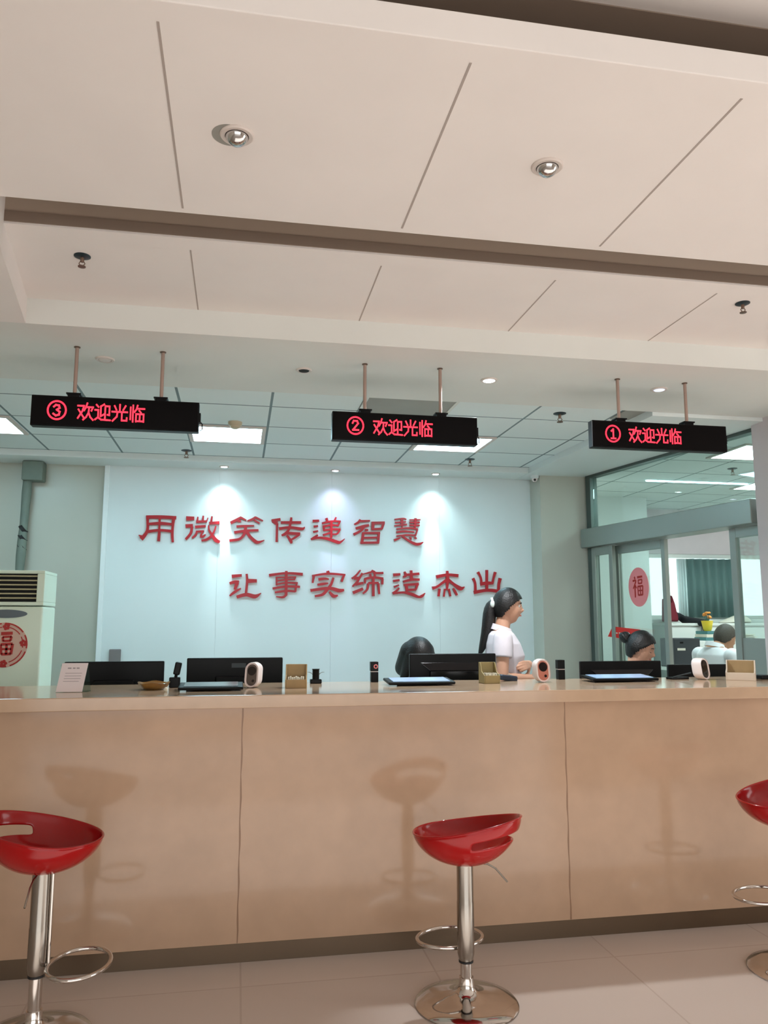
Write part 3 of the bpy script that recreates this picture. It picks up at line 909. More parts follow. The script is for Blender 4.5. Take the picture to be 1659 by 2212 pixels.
# ================================================================== BAR STOOLS
def seat_mesh():
    g = G()
    NT, NU = 48, 16
    us = [0.03, 0.12, 0.25, 0.38, 0.5, 0.6, 0.68, 0.75, 0.81, 0.86, 0.90, 0.94, 0.97, 0.99, 1.0, 1.02]
    grid = []
    for i, u in enumerate(us):
        row = []
        for j in range(NT):
            t = 2 * PI * j / NT
            bk = (1 + math.cos(t)) / 2            # 1 at the back (+x)
            h = 0.112 + 0.085 * bk ** 1.6
            a = 0.225 if math.cos(t) > 0 else 0.202
            r = u
            z = h * (1 - (1 - min(u, 1.0) ** 2.2) ** 0.62)
            if u > 1:
                z -= 0.006
                r = 1.025
            row.append(g.bm.verts.new((a * r * math.cos(t), 0.188 * r * math.sin(t), z)))
        grid.append(row)
    for i in range(len(us) - 1):
        for j in range(NT):
            k = (j + 1) % NT
            tt = min(j + 0.5, NT - j - 0.5) / NT * 2 * PI
            if 9 <= i <= 10 and tt < 1.10:          # hand slot in the back
                continue
            g.bm.faces.new([grid[i][j], grid[i][k], grid[i + 1][k], grid[i + 1][j]])
    g.bm.faces.new(grid[0][::-1])
    return g


def stool(loc, rz, label, ring_rot, ring_tilt, lever_rot, SZ, cz=0.0):
    t = thing('bar_stool', label, 'stool', loc, 0, 'red bar stools at the counter')
    s = seat_mesh().build('seat', M['red_seat'], t, smooth=True, solid=0.009, subsurf=2)
    s.location = (0, 0, SZ)
    s.rotation_euler = (0, 0, rz)
    G().lathe([(0.196, 0.0), (0.198, 0.006), (0.190, 0.014), (0.15, 0.026), (0.10, 0.034), (0.055, 0.042), (0.036, 0.055), (0.029, 0.072), (0.027, 0.10)], seg=64).build('base', M['chrome'], t, smooth=True, angle=60)
    G().lathe([(0.0225, 0.09), (0.0225, 0.20 + cz)], seg=32).build('piston', M['chrome'], t, smooth=True)
    G().lathe([(0.026, 0.158 + cz), (0.0325, 0.185 + cz), (0.033, 0.37), (0.032, 0.374), (0.032, SZ + 0.004), (0.026, SZ + 0.006)], seg=40).build('sleeve', M['chrome_dull'], t, smooth=True)
    G().lathe([(0.0225, 0.152 + cz), (0.028, 0.153 + cz), (0.028, 0.160 + cz), (0.0225, 0.161 + cz)], seg=32).build('collar', M['black_rubber'], t, smooth=True)
    # foot ring with its rod up the side of the sleeve
    R = Matrix.Rotation(ring_rot, 3, 'Z') @ Matrix.Rotation(ring_tilt, 3, 'Y')
    pts = [R @ Vector((0.145 + 0.105 * math.cos(a), 0.135 * math.sin(a), 0)) + Vector((0, 0, 0.19 + cz)) for a in [2 * PI * i / 48 for i in range(48)]]
    g = G().tube(pts, 0.0075, 12, closed=True)
    g.tube([R @ Vector((0.03, 0, 0)) + Vector((0, 0, 0.19 + cz)), R @ Vector((0.045, 0, 0)) + Vector((0, 0, 0.19 + cz))], 0.009, 10)
    e = Matrix.Rotation(ring_rot, 3, 'Z') @ Vector((0.039, 0, 0))
    g.tube([e + Vector((0, 0, 0.18 + cz)), e + Vector((0, 0, SZ - 0.01))], 0.006, 10)
    g.build('foot_ring', M['chrome'], t, smooth=True)
    L = Matrix.Rotation(lever_rot, 3, 'Z')
    g = G().tube([L @ Vector((0.03, 0, SZ + 0.002)), L @ Vector((0.09, 0, SZ - 0.004)), L @ Vector((0.12, 0, SZ - 0.02)), L @ Vector((0.165, 0, SZ - 0.07))], 0.0035, 8)
    g.build('height_lever', M['chrome_dull'], t, smooth=True)
    return t


def ground(x, y):
    return at_z(x, y, 0)


p1 = ground(1008, 2170)
stool(p1, math.radians(-42), 'red bar stool with chrome base at the middle of the counter', math.radians(100), 0.0, math.radians(-10), 0.512)
p2 = ground(70, 2248)
stool(p2, math.radians(171), 'red bar stool cut off by the left edge, with open back slot', math.radians(-5), math.radians(0), math.radians(265), 0.56, 0.055)
p3 = ground(1724, 2098)
stool(p3, math.radians(10), 'red bar stool mostly cut off by the right edge', math.radians(110), 0.0, math.radians(-10), 0.575, 0.07)

# ================================================================== AIR CONDITIONER (left)
YAC = 5.30
a0, a1 = at_y(-67, 1233, YAC), at_y(98, 1233, YAC)
AW = a1.x - a0.x
ac = thing('air_conditioner', 'tall cream floor-standing air conditioner with a round red sticker, at the left edge', 'air conditioner', ((a0.x + a1.x) / 2, YAC, 0))
AH = at_y(60, 1232, YAC).z


def acz(y):
    return at_y(50, y, YAC).z


def acx(x):
    return at_y(x, 1300, YAC).x - ac.location.x


G().span((-AW / 2, 0, 0.0), (AW / 2, 0.34, acz(1310))).build('cabinet', M['ac_body'], ac, bevel=0.012, seg=3)
hd = G()
zt, zb, zg1, zg0 = AH, acz(1308), acz(1239), acz(1300)
gx = AW / 2 - 0.045
hd.span((-AW / 2, 0, zb), (AW / 2, 0.34, zg0)).span((-AW / 2, 0, zg1), (AW / 2, 0.34, zt)).span((-AW / 2, 0, zg0), (-gx, 0.34, zg1)).span((gx, 0, zg0), (AW / 2, 0.34, zg1)).span((-gx, 0.1, zg0), (gx, 0.34, zg1))
hd.build('head_unit', M['ac_body'], ac, bevel=0.004)
G().span((-gx, 0.06, zg0), (gx, 0.099, zg1)).build('vent_cavity', M['ac_dark'], ac)
for i in range(6):
    z = zg0 + (zg1 - zg0) * (i + 0.85) / 6.4
    G().box((0, 0.018, z), (gx * 2, 0.012, 0.0085), Matrix.Rotation(-0.2, 3, 'X')).build('louvre', M['ac_slat'], ac, bevel=0.002)
bz = acz(1326)
G().prism([(acx(15) + 0.125 * math.cos(a), -0.006, bz + 0.026 * math.sin(a)) for a in [2 * PI * i / 40 for i in range(40)]], (0, 0.008, 0)).build('badge', M['badge'], ac)
sc = (acx(15), acz(1393))
SR = (at_y(66, 1393, YAC).x - at_y(15, 1393, YAC).x)
st = G().prism([(sc[0] + SR * math.cos(a), -0.003, sc[1] + SR * math.sin(a)) for a in [2 * PI * i / 48 for i in range(48)]], (0, 0.004, 0)).build('round_sticker', M['sticker_pale'], ac)
st['label'] = 'round red and white lucky-character sticker'
FU = [[(-300, 420, 90), (-230, 340, 80)], [(-430, 260, 80), (-190, 270, 80), (-260, 130, 70), (-420, -60, 50)], [(-270, 120, 90), (-270, -420, 80)], [(-230, 60, 60), (-150, -40, 60)],
      [(-60, 400, 90), (330, 420, 80)], [(0, 280, 60), (20, 130, 60)], [(0, 280, 60), (300, 300, 60)], [(300, 300, 60), (270, 150, 60)], [(20, 140, 60), (280, 150, 60)],
      [(-50, 20, 60), (-20, -340, 70)], [(-50, 20, 70), (350, 40, 70)], [(350, 40, 70), (310, -330, 70)], [(-10, -330, 70), (310, -320, 70)], [(150, 20, 60), (150, -330, 60)], [(0, -150, 55), (320, -140, 55)]]


def fu(g, to3, depth, k=1.0):
    for s_ in FU:
        add_stroke(g, [(a_, b_, c_ * k) for a_, b_, c_ in s_], to3, depth)


g = G()
fu(g, lambda x, y: (sc[0] + x / 1000 * SR * 1.25 - 0.01, -0.005, sc[1] + y / 1000 * SR * 1.25), (0, 0.003, 0), 1.35)
for r_, w_ in ((0.965, 0.03), (0.80, 0.02)):      # thin paper-cut rings
    for k in range(40):
        if k % 7 == 3:
            continue
        a = 2 * PI * k / 40
        g.prism([(sc[0] + SR * r * math.cos(q), -0.005, sc[1] + SR * r * math.sin(q)) for r, q in ((r_ - w_, a), (r_ + w_, a), (r_ + w_, a + 0.158), (r_ - w_, a + 0.158))], (0, 0.003, 0))
for a in (0.1, 1.5, 3.1, 4.75):                   # four flower blots in the rim
    for k in range(5):
        b = a + 0.11 * math.cos(k * 1.257)
        r = 0.82 + 0.10 * math.sin(k * 1.257)
        g.prism([(sc[0] + SR * (r * math.cos(b) + 0.07 * math.cos(q)), -0.0053 - 0.0001 * k, sc[1] + SR * (r * math.sin(b) + 0.07 * math.sin(q))) for q in [2 * PI * i / 10 for i in range(10)]], (0, 0.003, 0))
g.build('sticker_print', M['sticker_red'], st)
g = G().span((-0.18, -0.002, acz(1490)), (acx(34), 0.004, acz(1488)))
g.build('seam_line', M['ac_dark'], ac)
# pipe on the wall above it
pt, pb_ = at_y(62, 1006, D - 0.09), at_y(38, 1232, D - 0.09)
pp = thing('wall_pipe', 'grey lagged pipe with dark straps running up the wall behind the air conditioner', 'pipe', (pb_.x, D - 0.09, 0))
g = G()
pts = [Vector((pb_.x + (pt.x - pb_.x) * t_ ** 1.0 - pb_.x, 0.01 * math.sin(t_ * 9), 0.9 + (2.826 - 0.9) * t_)) for t_ in [i / 14 for i in range(15)]]
g.tube(pts, [0.036 + 0.004 * math.sin(i * 1.7) for i in range(15)], 18)
g.build('lagging', M['pipe'], pp, smooth=True)
for y in (1143, 1162, 1182, 1018):
    q = at_y(45, y, D - 0.09)
    tt = (q.z - 0.9) / (2.826 - 0.9)
    xx = (pt.x - pb_.x) * tt
    G().tube([(xx - 0.012, 0, q.z - 0.010), (xx + 0.012, 0, q.z + 0.010)], 0.043, 18).build('strap', M['black_rubber'], pp, smooth=True)
q = at_y(75, 1012, D - 0.08)
G().box((q.x - pb_.x, 0, 2.74), (0.17, 0.14, 0.17)).build('ceiling_sleeve', M['pipe'], pp, bevel=0.01)
# switch box on the wall
q = at_y(248, 1417, D - 0.05)
tag(G().box((q.x, D - 0.045, q.z), (0.095, 0.035, 0.115)).build('switch_box', M['grey_brown'], bevel=0.006), 'small grey-brown box on the white wall above the leftmost monitor', 'switch box')

# ================================================================== MONITORS
def monitor(xa, xb, ytop, Y, label, panel=False, logo=False):
    a, b = at_y(xa, ytop, Y), at_y(xb, ytop, Y)
    W = b.x - a.x
    zt_ = (a.z + at_y(xb, ytop, Y).z) / 2
    Hh = W * 0.58
    t = thing('computer_monitor', label, 'monitor', ((a.x + b.x) / 2, Y, DESK), 0, 'black computer monitors behind the counter')
    zt_ -= DESK
    z0 = zt_ - Hh
    G().span((-W / 2, 0, z0), (W / 2, 0.028, zt_)).build('screen_body', M['black_plastic'], t, bevel=0.006, seg=3)
    G().span((-W / 2 + 0.012, 0.0275, z0 + 0.02), (W / 2 - 0.012, 0.0295, zt_ - 0.012)).build('screen', M['black_gloss'], t)
    if panel:
        g = G().prism([(-W / 2 + 0.06, 0, zt_ - 0.05), (W / 2 - 0.05, 0, zt_ - 0.05), (W / 2 - 0.11, -0.018, zt_ - 0.10), (-W / 2 + 0.12, -0.018, zt_ - 0.10)], (0, 0.012, 0))
        g.span((-W / 2 + 0.12, -0.018, zt_ - 0.24), (W / 2 - 0.11, 0.0, zt_ - 0.10))
        g.build('back_bulge', M['black_gloss'], t, bevel=0.004)
    else:
        G().span((-0.11, -0.022, zt_ - 0.26), (0.11, 0.0, zt_ - 0.10)).build('back_bulge', M['black_plastic'], t, bevel=0.01)
    if logo:
        G().span((-0.02, -0.0012, zt_ - 0.055), (0.06, 0.001, zt_ - 0.03)).build('badge', M['dark_grey'], t)
    G().span((-0.03, -0.05, 0.01), (0.03, -0.025, zt_ - 0.15)).build('stand_neck', M['black_plastic'], t, bevel=0.005)
    G().span((-0.13, -0.12, 0), (0.13, 0.06, 0.012)).build('stand_foot', M['black_plastic'], t, bevel=0.005)
    return t


monitor(139, 355, 1429, 4.62, 'black monitor seen from behind, leftmost, by the white placard')
monitor(404, 611, 1421, 4.62, 'black monitor seen from behind with faint badge, second from the left', logo=True)
monitor(885, 1071, 1412, 4.62, 'black monitor with glossy back in front of the bent dark-haired person', panel=True)
monitor(1254, 1428, 1428, 4.62, 'black monitor in front of the woman with the hair bun', panel=True)
monitor(1444, 1600, 1435, 4.70, 'black monitor at the right end, in front of the man in white')

# ================================================================== THINGS ON THE COUNTER
def on_top(x, y):
    return at_z(x, y, CT)


def tablet(xa, xb, ya, lit, label, rz=0.0, depth=0.17):
    p = on_top((xa + xb) / 2, ya)
    W = (at_y(xb, ya, p.y).x - at_y(xa, ya, p.y).x)
    t = thing('tablet', label, 'tablet', (p.x, p.y + depth / 2, CT), rz, 'flat black tablets on the counter')
    tilt = Matrix.Rotation(0.07, 3, 'X')
    G().box((0, 0, 0.019), (W, depth, 0.014), tilt).build('body', M['black_plastic'], t, bevel=0.005, seg=3)
    G().box((0, 0, 0.0275), (W - 0.05, depth - 0.03, 0.002), tilt).build('screen', M['screen_blue'] if lit else M['black_gloss'], t)
    G().box((0, depth * 0.3, 0.010), (W * 0.6, 0.02, 0.02)).build('rear_foot', M['black_rubber'], t)
    return t


tablet(384, 526, 1494, False, 'black flat tablet with dark screen left of the white scanner')
tablet(841, 985, 1482, True, 'flat tablet with pale blue lit screen in front of the middle monitor')
tablet(1283, 1425, 1474, True, 'flat tablet with pale blue lit screen in front of the right monitor')


def evaluator(x, y, h, w_, rz, label, lensmat):
    p = on_top(x, y)
    t = thing('face_scanner', label, 'scanner', (p.x, p.y + 0.03, CT), rz, 'white rounded face scanners')
    r = w_ / 2 * 0.98
    pts = [(a, b + h / 2) for a, b in rrect(w_, h, r)]
    tilt = 0.14

    def P(a, b, y_, s=1.0):
        b2 = h / 2 + (b - h / 2) * s
        return Vector((a * s, y_ + b2 * tilt, b2 + 0.001))
    rings = [[P(a, b, yy, s) for a, b in pts] for yy, s in ((-0.006, 0.93), (-0.011, 0.97), (-0.006, 1.0), (0.035, 1.0), (0.05, 0.94), (0.055, 0.8))]
    G().rings(rings).build('housing', M['white_plastic'], t, smooth=True, angle=50)
    pts2 = [(a, b + h / 2) for a, b in rrect(w_ * 0.72, h * 0.84, w_ * 0.355)]
    G().rings([[P(a, b, yy) for a, b in pts2] for yy in (-0.0075, -0.004)]).build('face_plate', lensmat, t)
    g = G()
    cz = h * 0.66
    g.rings([[P(w_ * 0.30 * math.cos(q), cz + w_ * 0.30 * math.sin(q), yy) for q in [2 * PI * i / 30 for i in range(30)]] for yy in (-0.0095, -0.005)])
    g.rings([[P(w_ * 0.13 + w_ * 0.09 * math.cos(q), h * 0.27 + w_ * 0.09 * math.sin(q), yy) for q in [2 * PI * i / 20 for i in range(20)]] for yy in (-0.0095, -0.005)])
    g.build('lens', M['lens'], t)
    return t


evaluator(543, 1487, 0.122, 0.072, math.radians(-24), 'white rounded scanner with dark oval face, standing by the left black tablet', M['grey_lens'])
evaluator(1179, 1475, 0.122, 0.082, math.radians(4), 'white rounded scanner with pink face and dark round lens beside the standing woman', M['pink_window'])
evaluator(1531, 1469, 0.118, 0.075, math.radians(24), 'white rounded scanner turned sideways at the right of the counter', M['lens'])


def card_box(x, y, W, label, rz, m, cards=True, hh=0.105):
    """open box: low front tray, tall sloping back"""
    p = on_top(x, y)
    t = thing('card_box', label, 'box', (p.x, p.y + 0.045, CT), rz, 'open card boxes on the counter')
    dpt = 0.09
    side = [(-dpt / 2, 0.0), (dpt / 2, 0.0), (dpt / 2, hh), (dpt / 2 - 0.022, hh), (0.0, 0.062), (-dpt / 2, 0.042)]
    g = G()
    for sx in (-W / 2, W / 2 - 0.006):
        g.prism([(sx, a, b) for a, b in side], (0.006, 0, 0))
    g.span((-W / 2 + 0.006, -dpt / 2, 0.0), (W / 2 - 0.006, -dpt / 2 + 0.005, 0.042))
    g.span((-W / 2 + 0.006, dpt / 2 - 0.005, 0.0), (W / 2 - 0.006, dpt / 2, hh))
    g.span((-W / 2 + 0.006, -dpt / 2 + 0.005, 0.0), (W / 2 - 0.006, dpt / 2 - 0.005, 0.005))
    g.build('tray', m, t, bevel=0.0015)
    if not cards:
        G().span((-W / 2 + 0.008, dpt / 2 - 0.007, 0.006), (W / 2 - 0.008, dpt / 2 - 0.0055, hh - 0.003)).build('back_lining', M['cardboard'], t)
    if cards:
        g = G()
        n = 9
        for i in range(n):
            xx = -W / 2 + 0.012 + (W - 0.024) * (i + 0.5) / n
            g.box((xx, -0.012 + 0.004 * math.sin(i * 2.1), 0.030), ((W - 0.03) / n * 0.8, 0.045, 0.044 + 0.006 * math.sin(i * 1.9)))
        o = g.build('cards', M['cards'], t)
        o['kind'] = 'stuff'
    return t


card_box(641, 1487, 0.105, 'brown open card box between the left scanner and the small black camera', math.radians(-6), M['cardboard'], True, 0.112)
card_box(1063, 1477, 0.088, 'olive open card box with white cards in front of the standing woman', math.radians(2), M['olive_card'], True, 0.108)
card_box(1612, 1470, 0.15, 'beige open card box turned sideways at the right end of the counter', math.radians(-38), M['card_pale'], False, 0.108)


def desk_camera(x, y, H_, label, kind, rz=0.0):
    p = on_top(x, y)
    t = thing('desk_camera', label, 'camera', (p.x, p.y + 0.025, CT), rz, 'small black desk cameras')
    if kind == 'tilt':
        G().span((-0.026, -0.02, 0), (0.026, 0.02, 0.05)).build('base', M['black_plastic'], t, bevel=0.004)
        G().box((0.012, 0, H_ - 0.03), (0.032, 0.03, 0.062), Matrix.Rotation(0.18, 3, 'Y')).build('camera_head', M['black_plastic'], t, bevel=0.006)
        G().tube([(0.004, 0, 0.045), (0.008, 0, H_ - 0.05)], 0.008, 10).build('neck', M['black_plastic'], t)
    elif kind == 'stub':
        G().span((-0.03, -0.022, 0), (0.03, 0.022, 0.022)).build('base', M['black_plastic'], t, bevel=0.004)
        G().lathe([(0.018, 0.02), (0.018, H_ - 0.006), (0.021, H_)], seg=20).build('camera_head', M['black_plastic'], t, smooth=True)
        g = G()
        for a in (0.3, 0.6, 2.5, 2.8):
            g.tube([(0.012 * math.cos(a), 0, 0.04), (0.03 * math.cos(a), 0, 0.055), (0.048 * math.cos(a), 0, 0.05 + 0.01 * math.sin(a * 3))], 0.0008, 6)
        g.build('wires', M['chrome_dull'], t)
    else:
        G().span((-0.02, -0.02, 0), (0.02, 0.02, H_ * 0.50)).build('base', M['black_plastic'], t, bevel=0.003)
        G().span((-0.018, -0.016, H_ * 0.50), (0.018, 0.016, H_ * 0.535)).build('hinge', M['white_plastic'], t)
        G().span((-0.022, -0.02, H_ * 0.535), (0.020, 0.02, H_)).build('camera_head', M['black_plastic'], t, bevel=0.003)
        if kind == 'logo':
            g = G()
            ring = [Vector((0.005 + 0.009 * math.cos(a), -0.021, H_ * 0.77 + 0.009 * math.sin(a))) for a in [2 * PI * i / 20 for i in range(20)]]
            g.tube(ring, 0.0028, 8, closed=True)
            g.build('lens_ring', M['sticker_pink'], t)
    return t


desk_camera(376, 1486, 0.122, 'black tilting desk camera between the two left monitors', 'tilt')
desk_camera(683, 1477, 0.075, 'short black desk camera with thin wires right of the brown card box', 'stub')
desk_camera(810, 1474, 0.108, 'black two-part desk camera with a pink ring left of the bent person', 'logo')
desk_camera(1215, 1468, 0.108, 'black two-part desk camera between pink-faced scanner and right monitor', 'plain')

# white placard with its acrylic stand
p = on_top(153, 1496)
t = thing('placard', 'white printed notice leaning in a clear acrylic stand at the left end of the counter', 'sign', (p.x, p.y + 0.035, CT), math.radians(-4))
sh = [(-0.062, 0.0), (0.052, 0.0), (0.074, 0.128), (-0.040, 0.128)]


def plc(u, v, off=0.0):
    return Vector((u, -0.03 + v * 0.30 + off, v + 0.002))


G().prism([plc(-0.066 + 0.0, 0), plc(0.05, 0), plc(0.062, 0.128), plc(-0.054, 0.128)], (0, 0.0025, 0)).build('notice_sheet', M['paper'], t)
g = G()
for (u0, u1, v, hh_) in ((-0.026, -0.010, 0.103, 0.005), (-0.004, 0.008, 0.103, 0.005), (0.013, 0.026, 0.103, 0.005), (-0.035, 0.040, 0.082, 0.002), (-0.036, 0.038, 0.070, 0.002), (-0.038, 0.036, 0.058, 0.002), (-0.040, 0.030, 0.046, 0.002)):
    g.prism([plc(u0, v, -0.0006), plc(u1, v, -0.0006), plc(u1, v + hh_, -0.0006), plc(u0, v + hh_, -0.0006)], (0, 0.0006, 0))
g.build('print', M['ink'], t)
g = G()
g.prism([plc(-0.066, 0, 0.004), plc(0.052, 0, 0.004), plc(0.064, 0.13, 0.004), plc(-0.054, 0.13, 0.004)], (0, 0.002, 0))
g.prism([(-0.06, 0.012, 0.124), (0.064, 0.012, 0.124), (0.07, 0.045, 0.0), (-0.066, 0.045, 0.0)], (0, 0.002, 0))
g.span((-0.066, -0.03, 0.0), (0.07, 0.047, 0.002))
g.build('acrylic_stand', M['acrylic'], t)

# amber ashtray
p = on_top(330, 1491)
t = thing('ashtray', 'amber glass ashtray in front of the leftmost monitor', 'ashtray', (p.x, p.y + 0.04, CT))
g = G()
NS = 48
prof = [(0.036, 0.0), (0.052, 0.004), (0.064, 0.016), (0.074, 0.033), (0.070, 0.035), (0.058, 0.018), (0.045, 0.008), (0.002, 0.007)]
rs = []
for r, z in prof:
    rs.append([Vector(((r + 0.002 * math.cos(8 * a) * (z > 0.01)) * math.cos(a), (r + 0.002 * math.cos(8 * a) * (z > 0.01)) * math.sin(a), z + (0.003 * math.cos(4 * a) if z > 0.03 else 0))) for a in [2 * PI * i / NS for i in range(NS)]])
g.rings(rs).build('bowl', M['amber_glass'], t, smooth=True, angle=50)
p = on_top(358, 1495)
tag(G().ball((p.x, p.y + 0.012, CT + 0.011), (0.009, 0.009, 0.011)).build('white_ball', M['cards'], smooth=True), 'tiny white ball lying beside the amber ashtray', 'ball')
# dark phone with a bright glint next to the olive box
p = on_top(1102, 1472)
t = thing('telephone', 'low dark telephone handset on the counter in front of the folded arms', 'telephone', (p.x, p.y + 0.05, CT), 0.1)
G().box((0, 0, 0.016), (0.10, 0.07, 0.03), Matrix.Rotation(0.12, 3, 'Y')).build('body', M['navy'], t, bevel=0.008)
G().box((0.01, -0.018, 0.034), (0.022, 0.012, 0.004), Matrix.Rotation(0.3, 3, 'Y')).build('bright_key', M['cards'], t)  # pale chip standing in for a glint on the handset
# pens and mat by the right scanner
p = on_top(1470, 1468)
t = thing('pen_stand', 'dark pen lying in a flat holder left of the sideways scanner', 'pen', (p.x, p.y + 0.03, CT), 0.15)
G().box((0, 0, 0.006), (0.12, 0.05, 0.012)).build('holder', M['black_plastic'], t, bevel=0.003)
G().tube([(-0.03, 0, 0.012), (0.085, -0.01, 0.034)], [0.004, 0.0045], 10).build('pen', M['dark_grey'], t)
p = on_top(1652, 1468)
tag(G().box((p.x + 0.02, p.y + 0.05, CT + 0.012), (0.07, 0.09, 0.024)).build('black_case', M['black_plastic'], bevel=0.006), 'small black case at the right frame edge behind the beige card box', 'case')

# ================================================================== PEOPLE
def head_geo(g, mt, k=1.0, female=True):
    """a head facing +x with brow, sockets, nose, lips, chin; mt places it"""
    NU_, NV = 56, 40
    rows = []

    def gs(x, y, sx, sy):
        return math.exp(-(x / sx) ** 2 - (y / sy) ** 2)
    for i in range(NV + 1):
        ph = PI * i / NV
        row = []
        for j in range(NU_):
            th = 2 * PI * j / NU_
            dx, dy, dz = math.sin(ph) * math.cos(th), math.sin(ph) * math.sin(th), math.cos(ph)
            x, y, z = 0.092 * dx, 0.073 * dy, 0.115 * dz
            if z < 0:                     # jaw taper
                q = -z / 0.115
                y *= 1 - 0.36 * q ** 1.4
                x = x * (1 - 0.25 * q ** 1.5) + (0.018 * q if x > -0.02 else 0.004 * q)
            if dx > 0:
                f = 0.0
                f += 0.021 * gs(y, z + 0.022, 0.013, 0.014) + 0.010 * gs(y, z + 0.002, 0.010, 0.022)      # nose
                f -= 0.009 * (gs(y - 0.031, z - 0.008, 0.016, 0.012) + gs(y + 0.031, z - 0.008, 0.016, 0.012))
                f += 0.004 * gs(y, z - 0.030, 0.05, 0.010)                                                # brow
                f += 0.006 * gs(y, z + 0.056, 0.022, 0.010)                                               # lips
                f += 0.008 * gs(y, z + 0.098, 0.022, 0.016)                                               # chin
                x += f
            row.append(mt @ Vector((x * k, y * k, z * k)))
        rows.append(row)
    top, bot = g.bm.verts.new(rows[0][0]), g.bm.verts.new(rows[-1][0])
    vs = [[g.bm.verts.new(p_) for p_ in r] for r in rows[1:-1]]
    for a, b in zip(vs[:-1], vs[1:]):
        for j in range(NU_):
            kk = (j + 1) % NU_
            g.bm.faces.new([a[j], b[j], b[kk], a[kk]])
    for j in range(NU_):
        kk = (j + 1) % NU_
        g.bm.faces.new([top, vs[0][j], vs[0][kk]])
        g.bm.faces.new([bot, vs[-1][kk], vs[-1][j]])
    for sg in (-1, 1):
        g.ball(mt @ Vector((-0.004 * k, sg * 0.071 * k, -0.008 * k)), (0.017 * k, 0.008 * k, 0.029 * k), 14, mt.to_3x3())
    return g


def hair_cap(g, mt, k, front, low, thick=0.012, side_low=None):
    """hair shell over the skull: keeps points above a hairline that drops from the front (front) to the nape (low)"""
    NU_, NV = 56, 40
    pts, keep = [], []
    for i in range(NV + 1):
        ph = PI * i / NV
        r1, r2 = [], []
        for j in range(NU_):
            th = 2 * PI * j / NU_
            dx, dy, dz = math.sin(ph) * math.cos(th), math.sin(ph) * math.sin(th), math.cos(ph)
            wv = 1 + 0.012 * math.sin(th * 17 + ph * 3)
            rx, ry, rz_ = 0.092 + thick, 0.073 + thick, 0.115 + thick
            x, y, z = rx * dx * wv, ry * dy * wv, rz_ * dz
            if z < 0:
                q = -z / rz_
                y *= 1 - 0.25 * q ** 1.4
                x *= 1 - 0.15 * q
            s = (dx + 1) / 2              # 0 back .. 1 front
            line = low + (front - low) * (min(1, max(0, (dx + 0.35) / 1.1)) ** 0.8)
            r1.append(mt @ Vector((x * k, y * k, z * k)))
            r2.append(z > line)
        pts.append(r1)
        keep.append(r2)
    vs = [[g.bm.verts.new(p_) for p_ in r] for r in pts]
    for i in range(NV):
        for j in range(NU_):
            kk = (j + 1) % NU_
            if sum((keep[i][j], keep[i][kk], keep[i + 1][j], keep[i + 1][kk])) >= 3:
                try:
                    g.bm.faces.new([vs[i][j], vs[i + 1][j], vs[i + 1][kk], vs[i][kk]])
                except ValueError:
                    pass
    bmesh.ops.remove_doubles(g.bm, verts=g.bm.verts[:], dist=1e-5)
    loose = [v for v in g.bm.verts if not v.link_faces]
    bmesh.ops.delete(g.bm, geom=loose, context='VERTS')
    return g


def face_parts(parent, mt, k, closed=False):
    if closed:
        g = G()
        for sg in (-1, 1):
            g.tube([mt @ Vector((0.081 * k, sg * 0.018 * k, 0.000)), mt @ Vector((0.084 * k, sg * 0.031 * k, -0.004 * k)), mt @ Vector((0.076 * k, sg * 0.044 * k, 0.000))], [0.001, 0.002 * k, 0.001], 8)
        g.build('eyelashes', M['hair'], parent, smooth=True)
    g = G()
    for sg in () if closed else (-1, 1):
        g.ball(mt @ Vector((0.0735 * k, sg * 0.031 * k, 0.007 * k)), 0.0108 * k, 16)
    if not closed:
        g.build('eyes', M['eye_white'], parent, smooth=True)
    g = G()
    for sg in () if closed else (-1, 1):
        g.ball(mt @ Vector((0.0802 * k, sg * 0.0315 * k, 0.005 * k)), 0.0055 * k, 12)
    if not closed:
        g.build('irises', M['iris'], parent, smooth=True)
    g = G()
    for sg in (-1, 1):
        g.tube([mt @ Vector((0.091 * k, sg * 0.014 * k, 0.026 * k)), mt @ Vector((0.090 * k, sg * 0.032 * k, 0.031 * k)), mt @ Vector((0.078 * k, sg * 0.050 * k, 0.025 * k))], [0.003 * k, 0.0035 * k, 0.0015 * k], 8)
    g.build('eyebrows', M['hair'], parent, smooth=True)
    g = G()
    for dz, r in ((-0.053, 0.0034), (-0.060, 0.0040)):
        g.tube([mt @ Vector((0.078 * k, -0.022 * k, dz * k)), mt @ Vector((0.0935 * k, -0.008 * k, (dz + 0.002) * k)), mt @ Vector((0.0935 * k, 0.008 * k, (dz + 0.002) * k)), mt @ Vector((0.078 * k, 0.022 * k, dz * k))], [0.001, r * k, r * k, 0.001], 8)
    g.build('lips', M['lip'], parent, smooth=True)


